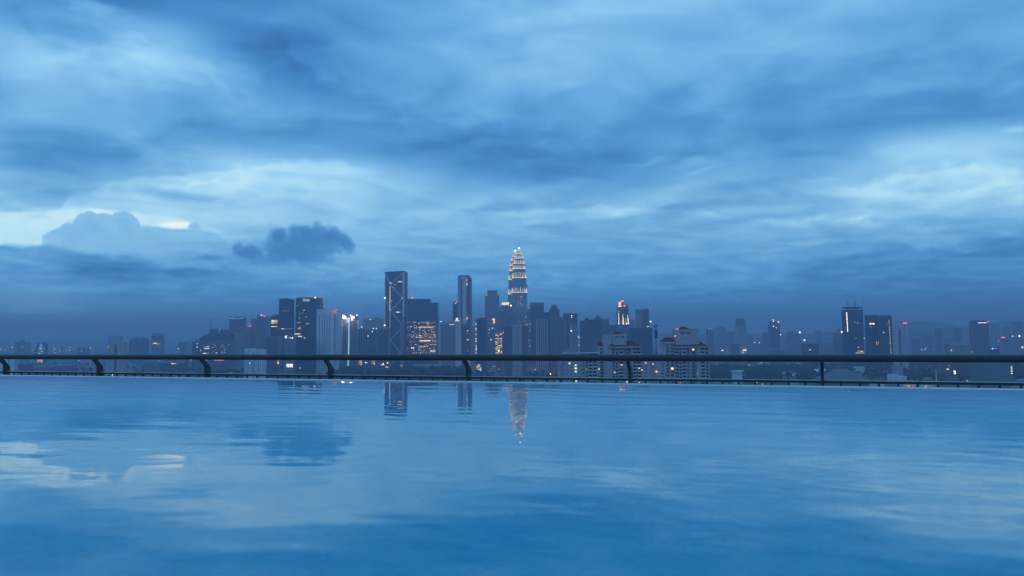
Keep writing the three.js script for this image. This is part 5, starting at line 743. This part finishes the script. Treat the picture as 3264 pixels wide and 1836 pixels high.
  b = tower({ name: 'apartment_tower', label: 'dark plain apartment slab with a thin vertical light strip', x0: 2798, x1: 2844, y: 1005.5, D: 2120, wall: tone.dark, style: 'grid', bay: 4, pier: 1.4, solid: 0.3 }); for (let y = 1020; y < 1126; y += 5) lit(b, [[2832 + (y - 1020) * 0.025, y, 1.3, 3.2, rnd() < 0.5 ? 'warm' : 'dim']], 'light_strip'); lit(b, [[2809, 1060, 2, 2, 'white'], [2824, 1033, 2, 2, 'faint']]);
  b = tower({ name: 'apartment_tower', label: 'pale apartment tower with a red rooftop sign and brown centre bay', x0: 2845, x1: 2891, y: 1039, D: 2000, wall: tone.pale, style: 'grid', bay: 4, pier: 2.2, solid: 0.5 });
  mesh('centre_bay', bx(5.5 * b.s, b.ly(1049), 3, b.lx(2861), 0, b.zf - 1), tone.brown, b.g); block(b, 'roof_canopy', tone.mid, 2853, 2880, 1024.5, 1027); block(b, 'lift_house', tone.pale, 2857, 2876, 1027.2, 1040); for (let k = 0; k < 5; k++) chip('sign_stroke', L.red, b.g, b.lx(2880 + k * 3), b.ly(1030.5), b.zf - 2, 2.6 * b.s, 4 * b.s, 1); chip('sign_frame', darkMetal, b.g, b.lx(2886), b.ly(1034.5), b.zf - 2.4, 15 * b.s, 5 * b.s, 0.4);
  for (const [x0, x1, y, lab] of [[2977, 3009, 1046, 'pale round tower with white ribs and domed cap, low roofs at its foot'], [3036, 3070, 1044, 'pale round tower with white ribs and domed cap beside the purple tower']]) {
    b = tower({ name: 'round_tower', label: lab, x0, x1, y, D: 3300, dep: (x1 - x0) * 3300 / F, style: 'none' }); const r = b.W / 2; mesh('shaft', new THREE.CylinderGeometry(r * 0.92, r * 0.92, b.H, 24).translate(0, b.H / 2, 0), glassMid, b.g); for (let k = 0; k < 12; k++) { const a = k / 12 * 2 * Math.PI; mesh('rib', bx(2.6, b.H, 2.6, Math.sin(a) * r * 0.93, 0, Math.cos(a) * r * 0.93), tone.grey, b.g); } mesh('cap', new THREE.SphereGeometry(r * 1.02, 24, 8, 0, 6.284, 0, 1.57).scale(1, 0.32, 1).translate(0, b.H, 0), tone.grey, b.g);
  }
  b = tower({ name: 'office_tower', label: 'purple-brown office tower with curved roofs and a white light line', x0: 3089, x1: 3152, y: 1029, D: 2600, wall: tone.purple, style: 'grid', bay: 5, pier: 2.4, solid: 0.5 });
  const curve = (x0, x1, y0, d) => { const pts = [[b.lx(x0), b.H - 0.4], [b.lx(x1), b.H - 0.4]]; for (let k = 0; k <= 8; k++) { const a = k / 8 * Math.PI; pts.push([b.lx((x0 + x1) / 2) + (b.lx(x1) - b.lx(x0)) / 2 * Math.sign(Math.cos(a)) * Math.pow(Math.abs(Math.cos(a)), 0.4), b.H + (b.ly(y0) - b.H) * Math.pow(Math.sin(a), 0.5) + 0.1]); } mesh('curved_roof', extrude(pts, d).translate(0, 0, -d / 2), tone.dark, b.g); };
  curve(3092, 3112, 1021, b.dep * 0.9); curve(3118, 3145, 1020, b.dep * 0.8); lit(b, [[3127, 1029, 27, 1.8, 'white']], 'light_strip'); lampAt(b, 3150, 1025.5, 4.5, 'red', 'warning_lamp');
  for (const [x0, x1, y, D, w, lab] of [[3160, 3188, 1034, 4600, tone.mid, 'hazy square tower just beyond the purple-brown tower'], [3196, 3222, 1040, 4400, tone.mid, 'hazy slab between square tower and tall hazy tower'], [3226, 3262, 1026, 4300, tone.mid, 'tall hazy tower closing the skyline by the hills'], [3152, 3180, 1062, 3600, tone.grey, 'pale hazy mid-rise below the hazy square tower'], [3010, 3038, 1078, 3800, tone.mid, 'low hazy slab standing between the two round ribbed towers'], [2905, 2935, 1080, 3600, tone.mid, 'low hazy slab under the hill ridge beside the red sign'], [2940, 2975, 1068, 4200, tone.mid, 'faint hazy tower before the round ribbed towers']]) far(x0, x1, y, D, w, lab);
  b = tower({ name: 'apartment_block', label: 'long mid-rise with grey hipped roofs under the round ribbed towers', category: 'apartment block', x0: 3008, x1: 3095, y: 1098, D: 2100, wall: tone.grey, style: 'grid', bay: 5, pier: 2.4 }); for (const [x0, x1] of [[3010, 3050], [3052, 3093]]) mesh('hipped_roof', hip((x1 - x0) * b.s, b.dep, 6, 14, b.lx((x0 + x1) / 2), b.H + 0.4, 0), roofGrey, b.g); lit(b, [[3014, 1116, 2.4, 4, 'gold'], [3099, 1122, 2, 6, 'dim']]);
  b = tower({ name: 'office_block', label: 'low block with a blue light bar on its facade', category: 'office block', x0: 3152, x1: 3185, y: 1107, D: 2300, wall: tone.dark, style: 'grid' }); lit(b, [[3164, 1111, 17, 3, 'blue']], 'light_strip'); lit(b, [[3157, 1111, 3, 3, 'white']]);
  b = tower({ name: 'apartment_tower', label: 'pale slab with a small red and blue sign on its roof', x0: 3184, x1: 3218, y: 1078, D: 2500, wall: tone.grey, style: 'grid' }); chip('sign', L.red, b.g, b.lx(3190), b.ly(1075.5), b.zf, 8 * b.s, 3 * b.s, 1); chip('sign', L.cyan, b.g, b.lx(3197), b.ly(1075.5), b.zf, 6 * b.s, 2.6 * b.s, 1); 
  b = tower({ name: 'apartment_tower', label: 'pale mid-rise with two strong round lamps above its roof', x0: 3222, x1: 3275, y: 1076, D: 2700, wall: tone.grey, style: 'grid' }); lampAt(b, 3241.5, 1071, 5, 'star', 'flood_lamp'); mast(b, 3241.5, 1071, 1078, 0.4); lampAt(b, 3214.5, 1071.5, 4, 'gold', 'flood_lamp'); lampAt(b, 3252, 1107, 4, 'star', 'flood_lamp');
  // below the handrail
  b = tower({ name: 'netted_building', label: 'building under dark green scaffold netting with a column of white lights', category: 'construction site', x0: 3090, x1: 3225, y: 1138, D: 1350, dep: 30, wall: tone.green, style: 'grid', bay: 6, pier: 4.4, solid: 0.7 }); for (const [x, y] of [[3220, 1170], [3220, 1176], [3220, 1183], [3220, 1190]]) lit(b, [[x, y, 4, 2, 'white']]);
  b = tower({ name: 'apartment_block', label: 'brownish block with bright stacked windows beside the green netting', category: 'apartment block', x0: 2966, x1: 3092, y: 1144, D: 1650, wall: tone.brown, style: 'grid', bay: 6, pier: 3 }); lit(b, [[3026, 1184, 6, 4, 'white'], [3027, 1190, 5, 4, 'star'], [2999, 1177, 6, 2.4, 'gold'], [3004, 1166, 4, 2, 'dim'], [2993, 1153, 3, 3, 'dim']]);
  b = tower({ name: 'apartment_block', label: 'plain grey block alone among trees below the handrail', category: 'apartment block', x0: 2840, x1: 2876, y: 1165, D: 1600, wall: tone.grey, style: 'plain' });
  for (const [x0, x1, y, D, lab] of [[0, 58, 1136, 1250, 'pale apartment tower with dark stacked balconies by the end of the railing'], [460, 512, 1150, 1750, 'pale mid-rise with strip windows behind the second railing post'], [512, 600, 1156, 1900, 'wide dim mid-rise with one lit floor between railing posts'], [115, 180, 1168, 1450, 'pale flat-roofed hall below the blue-lit office block'], [182, 250, 1164, 1500, 'pale stepped hall with small square windows below the handrail'], [60, 110, 1160, 1700, 'grey gabled warehouse row below the handrail']]) { b = tower({ name: 'apartment_block', label: lab, category: 'apartment block', x0, x1, y, D, wall: D < 1300 ? tone.white : x0 === 60 || x0 === 512 ? tone.mid : tone.grey, style: D < 1300 ? 'grid' : 'bands', bay: 6, pier: 3.4, solid: 0.5 }); if (x0 === 512) lit(b, [[560, 1159, 6, 2.4, 'gold'], [568, 1159, 5, 2, 'warm'], [576, 1159.5, 5, 1.6, 'dim']]); if (x0 === 460) lit(b, [[520, 1150, 4, 1.5, 'teal']]); }
  // large tent-like roof and white canopy
  { const p = P(2700, 1200, 1480).setY(GY), t = thing('hall', 'large hall with a broad low pyramid roof among trees', 'hall', p); const s = 1480 / F; mesh('wall', bx(140 * s, 8, 50, 0, 0, -25), tone.brown, t); mesh('pyramid_roof', hip(158 * s, 60, P(2700, 1177, 1480).y - GY - 8, 30 * s, 0, 8, -25), std(0.2, 0.17, 0.17, 0.85), t); footprints.push([p.x, p.z - 25, 60]); }
  { const p = P(2612, 1178, 1900).setY(GY), t = thing('canopy', 'long white shallow canopy roof on posts behind the broad pyramid roof', 'canopy', p); const s = 1900 / F; mesh('canopy_roof', hip(62 * s, 18, 6, 30 * s, 0, 9, 0), tone.white, t); for (const x of [-26, -9, 9, 26]) mesh('post', bx(0.8, 9, 0.8, x * s, 0, 6), steel, t); footprints.push([p.x, p.z, 30]); }
  { const p = P(2532, 1195, 1600).setY(GY), t = thing('satellite_dish', 'big white satellite dish standing among dark trees', 'satellite dish', p); const yy = P(2532, 1193, 1600).y - GY; mesh('dish', new THREE.SphereGeometry(5.2, 24, 10, 0, 6.284, 0, 1.1).rotateX(-1.9).rotateY(-0.3).translate(0, yy, 1), tone.white, t); mesh('support', pipe([0, 0, 0], [0, yy - 1, 0], 0.9), steel, t); }
  { const p = P(2352, 1190, 1560).setY(GY), t = thing('house', 'white villa with butterfly-shaped roof terrace among dark trees', 'house', p); const s = 1560 / F, y = (v) => P(2352, v, 1560).y - GY; mesh('wall', bx(26 * s, y(1185), 14, 0, 0, -7), tone.white, t); mesh('roof_terrace', extrude([[-20 * s, y(1181)], [20 * s, y(1181)], [12 * s, y(1187)], [-13 * s, y(1187)]], 16).translate(0, 0, -15), tone.white, t); for (const x of [-8, 0, 8]) chip('window', paneDark, t, x * s, y(1191), 0.1, 2.4, 1.6, 0.3); footprints.push([p.x, p.z, 20]); }
  { const p = P(2984, 1200, 1400).setY(GY), t = thing('obelisk', 'slender white obelisk pole in front of the brownish block', 'monument', p); mesh('shaft', new THREE.CylinderGeometry(0.4, 1.7, P(2984, 1176, 1400).y - GY, 4), tone.white, t).position.y = (P(2984, 1176, 1400).y - GY) / 2; mesh('plinth', bx(5, 1.2, 5, 0, 0, 0), tone.pale, t); }
}
// ---------------------------------------------------------------- low city: small blocks, houses, trees, street lamps
const free = (x, z, r) => footprints.every(([a, b, q]) => Math.hypot(a - x, b - z) > q + r);
{
    let n = 0;
  for (let k = 0; k < 1800 && n < 290; k++) {
    const D = 1290 + 2600 * rnd() ** 2.0, px = rr(-60, 3330), p = P(px, 1087, D), w = rr(10, 26), d = rr(9, 16), h = rnd() < 0.75 ? rr(5, 10) : rr(10, 20);
    if (!free(p.x, -D, w * 0.7)) continue;
    if (px > 1040 && px < 1480 && D < 2400 && D > 1550) continue;
    footprints.push([p.x, -D, w * 0.7]); n++;
    const flat = h > 10, wn = pick(['cream', 'grey', 'beige', 'white', 'rose']), rn = pick(['red', 'grey', 'brown', 'dark']), wm = { cream: tone.pale, grey: tone.grey, beige: tone.beige, white: tone.white, rose: tone.rose }[wn];
    const g = thing(flat ? 'low_block' : 'low_house', flat ? `small ${wn} flat-roofed block in the low city below the handrail` : `small ${wn} house with ${rn} hipped roof in the low city below the handrail`, 'house', new THREE.Vector3(p.x, GY, -D), rr(-0.6, 0.6), flat ? `${wn} flat-roofed low blocks` : `${wn} low houses with ${rn} roofs`);
    mesh('wall', bx(w, h, d, 0, 0, 0), wm, g);
    if (flat) mesh('parapet', bx(w + 0.6, 1, d + 0.6, 0, h - 0.5, 0), wm, g); else mesh('roof', hip(w, d, rr(2.5, 4.5), w * 0.5, 0, h, 0, 0.8), { red: roofRed, grey: roofGrey, brown: tone.brown, dark: tone.mid }[rn], g);
    const cols = Math.floor(w / 5); for (let i = 0; i < cols; i++) for (let f = 0; f < Math.floor(h / 3.4); f++) { const on = rnd() < 0.11; chip(on ? 'lit_window' : 'window', on ? L[pick(['dim', 'warm', 'amber'])] : paneDark, g, (i + 0.5 - cols / 2) * w / cols, 1.8 + f * 3.4, d / 2 + 0.02, 1.8, 1.4, 0.2); }
  }
  // far blocks merging into the haze
  for (let k = 0, m = 0; k < 400 && m < 60; k++) {
    const D = rr(3600, 6600), px = rr(-60, 3330), p = P(px, 1087, D), w = rr(20, 60), h = rr(18, 52) * (px < 600 ? 0.75 : 1);
    if (!free(p.x, -D, w * 0.6)) continue; m++;
    footprints.push([p.x, -D, w * 0.6]);
    const tn = pick(['grey', 'dark', 'rose', 'pale']), sz = w > 40 ? 'wide' : 'narrow', g = thing('far_block', `faint ${sz} ${tn} slab block on the hazy city horizon`, 'block', new THREE.Vector3(p.x, GY, -D), 0, `faint ${sz} ${tn} slab blocks on the horizon`);
    mesh('wall', bx(w, h, 18, 0, 0, 0), { grey: tone.grey, dark: tone.mid, rose: tone.rose, pale: tone.pale }[tn], g); mesh('roof_plant', bx(w * 0.3, 4, 8, rr(-0.2, 0.2) * w, h, 0), tone.mid, g);
    if (rnd() < 0.7) for (let i = 0; i < 4; i++) chip('lit_window', L[pick(['dim', 'faint', 'warm'])], g, rr(-0.4, 0.4) * w, rr(0.3, 0.9) * h, 9.1, rr(2.5, 5), 2, 0.4);
  }
}
// trees
{
  const leaf = (cx, cy, cz, r) => { const g = new THREE.IcosahedronGeometry(r, 1), p = g.attributes.position; for (let i = 0; i < p.count; i++) { const k = 1 + 0.45 * perlin.noise(p.getX(i) * 2.1 + cx * 3, p.getY(i) * 2.1 + cy, p.getZ(i) * 2.1 + cz * 3); p.setXYZ(i, p.getX(i) * k + cx, p.getY(i) * k * 0.8 + cy, p.getZ(i) * k + cz); } g.computeVertexNormals(); return g; };
  const variants = [0, 1, 2].map((v) => { const gs = [pipe([0, -0.02, 0], [0.02, 0.5, 0], 0.045, 0.025, 5).toNonIndexed()]; for (let i = 0; i < 15; i++) { const a = rnd() * 6.28, q = Math.sqrt(rnd()) * (0.34 + 0.05 * v), h = 0.38 + 0.5 * rnd(); gs.push(leaf(Math.cos(a) * q * (1.25 - h), h, Math.sin(a) * q * (1.25 - h), rr(0.09, 0.17))); } gs.forEach((g) => { g.deleteAttribute('uv'); }); return mergeGeometries(gs.map((g) => (g.index ? g.toNonIndexed() : g))); });
  const mats = [std(0.035, 0.05, 0.035, 0.9), std(0.045, 0.058, 0.04, 0.9), std(0.03, 0.045, 0.04, 0.9)];
  const list = [[], [], []], M = new THREE.Matrix4(), Q = new THREE.Quaternion(), up = new THREE.Vector3(0, 1, 0);
  const plant = (px, D, h) => { const p = P(px, 1087, D); if (!free(p.x, -D, 2)) return; list[Math.floor(rnd() * 3)].push(M.clone().compose(new THREE.Vector3(p.x, GY, -D), Q.clone().setFromAxisAngle(up, rnd() * 6.28), new THREE.Vector3(h * rr(0.9, 1.4), h, h * rr(0.9, 1.4)))); };
  for (const [x0, x1, D0, D1, n, h0, h1] of [[1040, 1300, 1600, 2250, 420, 14, 24], [1290, 1490, 1500, 1950, 380, 16, 30], [1480, 1800, 1450, 2000, 160, 8, 16], [500, 1040, 1620, 2300, 460, 9, 18], [-40, 500, 1650, 2600, 260, 8, 16], [2265, 2600, 1560, 2300, 620, 10, 20], [2600, 3320, 1520, 2500, 760, 9, 19], [3180, 3320, 1700, 2000, 60, 22, 34], [-60, 3320, 2400, 5200, 900, 10, 18]])
    for (let k = 0; k < n; k++) plant(rr(x0, x1), rr(D0, D1), rr(h0, h1));
  variants.forEach((g, v) => { const im = new THREE.InstancedMesh(g, mats[v], list[v].length); list[v].forEach((m, i) => im.setMatrixAt(i, m)); im.name = numbered('woodland'); im.castShadow = im.receiveShadow = true; im.userData = { kind: 'stuff', label: ['dark green tree cover spread between the city blocks', 'lighter green tree cover spread between the city blocks', 'deep green tree cover spread between the city blocks'][v], category: 'trees' }; scene.add(im); });
}
// street lamps: [x, y, size in picture units, kind]
{
  const lamps = [[1660, 1172, 7, 'orange', 1], [1042, 1171, 3.4, 'orange'], [1200, 1208, 3.6, 'orange'], [1323, 1204, 3.6, 'orange'], [1384, 1204, 3.6, 'orange'], [1444, 1204, 3.6, 'orange'], [1576, 1188, 3.4, 'orange'], [1590, 1177, 2.2, 'gold'], [1706, 1177, 2.6, 'gold'], [1736, 1182, 2.2, 'white'], [1755, 1191, 3, 'orange'], [1763, 1214, 4, 'star'], [1768, 1212, 3, 'orange'], [2299, 1203, 3.4, 'gold'], [2278, 1193, 2.4, 'white'], [2413, 1219, 2.6, 'gold'], [2430, 1224, 2.6, 'gold'], [2427, 1156, 3, 'gold'], [2422, 1160, 2, 'green'], [2380, 1166, 2.4, 'gold'], [2389, 1164, 2.4, 'gold'], [2375, 1172, 2, 'gold'], [2302, 1117, 5, 'star'], [2371, 1116, 4.4, 'star'], [2406, 1092, 4, 'gold'], [2420, 1092, 4, 'gold'], [2950, 1235, 4, 'orange'], [2951, 1230, 3, 'gold'], [3000, 1238, 3.4, 'gold'], [3082, 1214, 2.6, 'white'], [2813, 1192, 2.6, 'gold'], [3068, 1081, 3, 'white'], [2937, 1115, 3, 'white'], [2948, 1115, 2.6, 'white'], [3166, 1084, 3, 'gold'], [3158, 1083, 2.6, 'gold'], [3182, 1087, 2.8, 'gold'], [175, 1113, 3.2, 'gold'], [170, 1120, 2.6, 'amber'], [190, 1120, 3, 'amber'], [213, 1117, 2.6, 'amber'], [222, 1117, 3, 'gold'], [40, 1106.5, 4, 'gold'], [3, 1114, 5, 'red'], [289, 1109.5, 3.4, 'white'], [569, 1111, 3, 'white'], [100, 1150, 2.4, 'pink'], [112, 1155, 2.6, 'amber'], [251, 1149, 2.4, 'white'], [690, 1173, 2.2, 'dim'], [700, 1173, 2.2, 'dim'], [978, 1183, 10, 'dim'], [760, 1176, 2, 'amber'], [1640, 1182, 3, 'gold'], [1560, 1183, 2.4, 'amber']];
  for (let i = 0; i < 46; i++) lamps.push([rnd() < 0.5 ? rr(0, 620) : rr(2280, 3260), rr(1104, 1128), rr(1.8, 3), pick(['amber', 'amber', 'gold', 'white'])]);
  for (let i = 0; i < 40; i++) lamps.push([rr(0, 3260), rr(1152, 1205), rr(1.6, 2.6), pick(['amber', 'amber', 'gold', 'dim'])]);
  for (const [px, py, size, k, big] of lamps) {
    // its lamp stands 9 m above the ground: the distance follows from the picture row, near the horizon it is a lamp on a hill road or roof
    const d = ray(px, py); let D = d.y < 0 ? Math.min(4200, (camera.position.y - GY - 9) / -d.y * -d.z) : 4200; if (D > 2600 && py > 1150) D = 2600;
    const p = P(px, py, D), h = p.y - GY, s = D / F, far = py < 1150;
    const g = thing('street_lamp', { orange: 'street lamp with an orange sodium glow', gold: 'lamp post with a warm yellow glow', white: 'lamp post with a small white glow', star: 'lamp post with a dazzling white glow', amber: 'distant lamp post with a dim amber glow', dim: 'lamp post with the faintest warm glow', green: 'lamp post with a pale green glow', red: 'lamp post with a red glow', pink: 'lamp post with a pink glow' }[k] + (big ? ', the largest, under the twin spires' : far ? ', seen over the handrail' : ', seen under the handrail'), 'street lamp', new THREE.Vector3(p.x, GY, p.z), 0, big ? undefined : `${k} street lamps ${far ? 'over' : 'under'} the handrail`);
    mesh('pole', pipe([0, 0, -0.6], [0, h, -0.6], 0.18, 0.1, 6), steel, g); const head = mesh('lamp_head', new THREE.IcosahedronGeometry(size * s / 2, 1).scale(1, size > 8 ? 0.15 : 0.8, 0.8), L[k], g); head.position.set(0, h, size * s * 0.3);
    if (k === 'orange' || k === 'star') { const pl = new THREE.PointLight(k === 'orange' ? 0xff8a3a : 0xffe9cc, big ? 9000 : 2200, 0, 2); pl.position.set(0, h - size * s * 0.7, size * s * 0.8 + 1.5); pl.shadow.radius = 30; pl.castShadow = true; g.add(pl); }
  }
}
renderer.render(scene, camera);
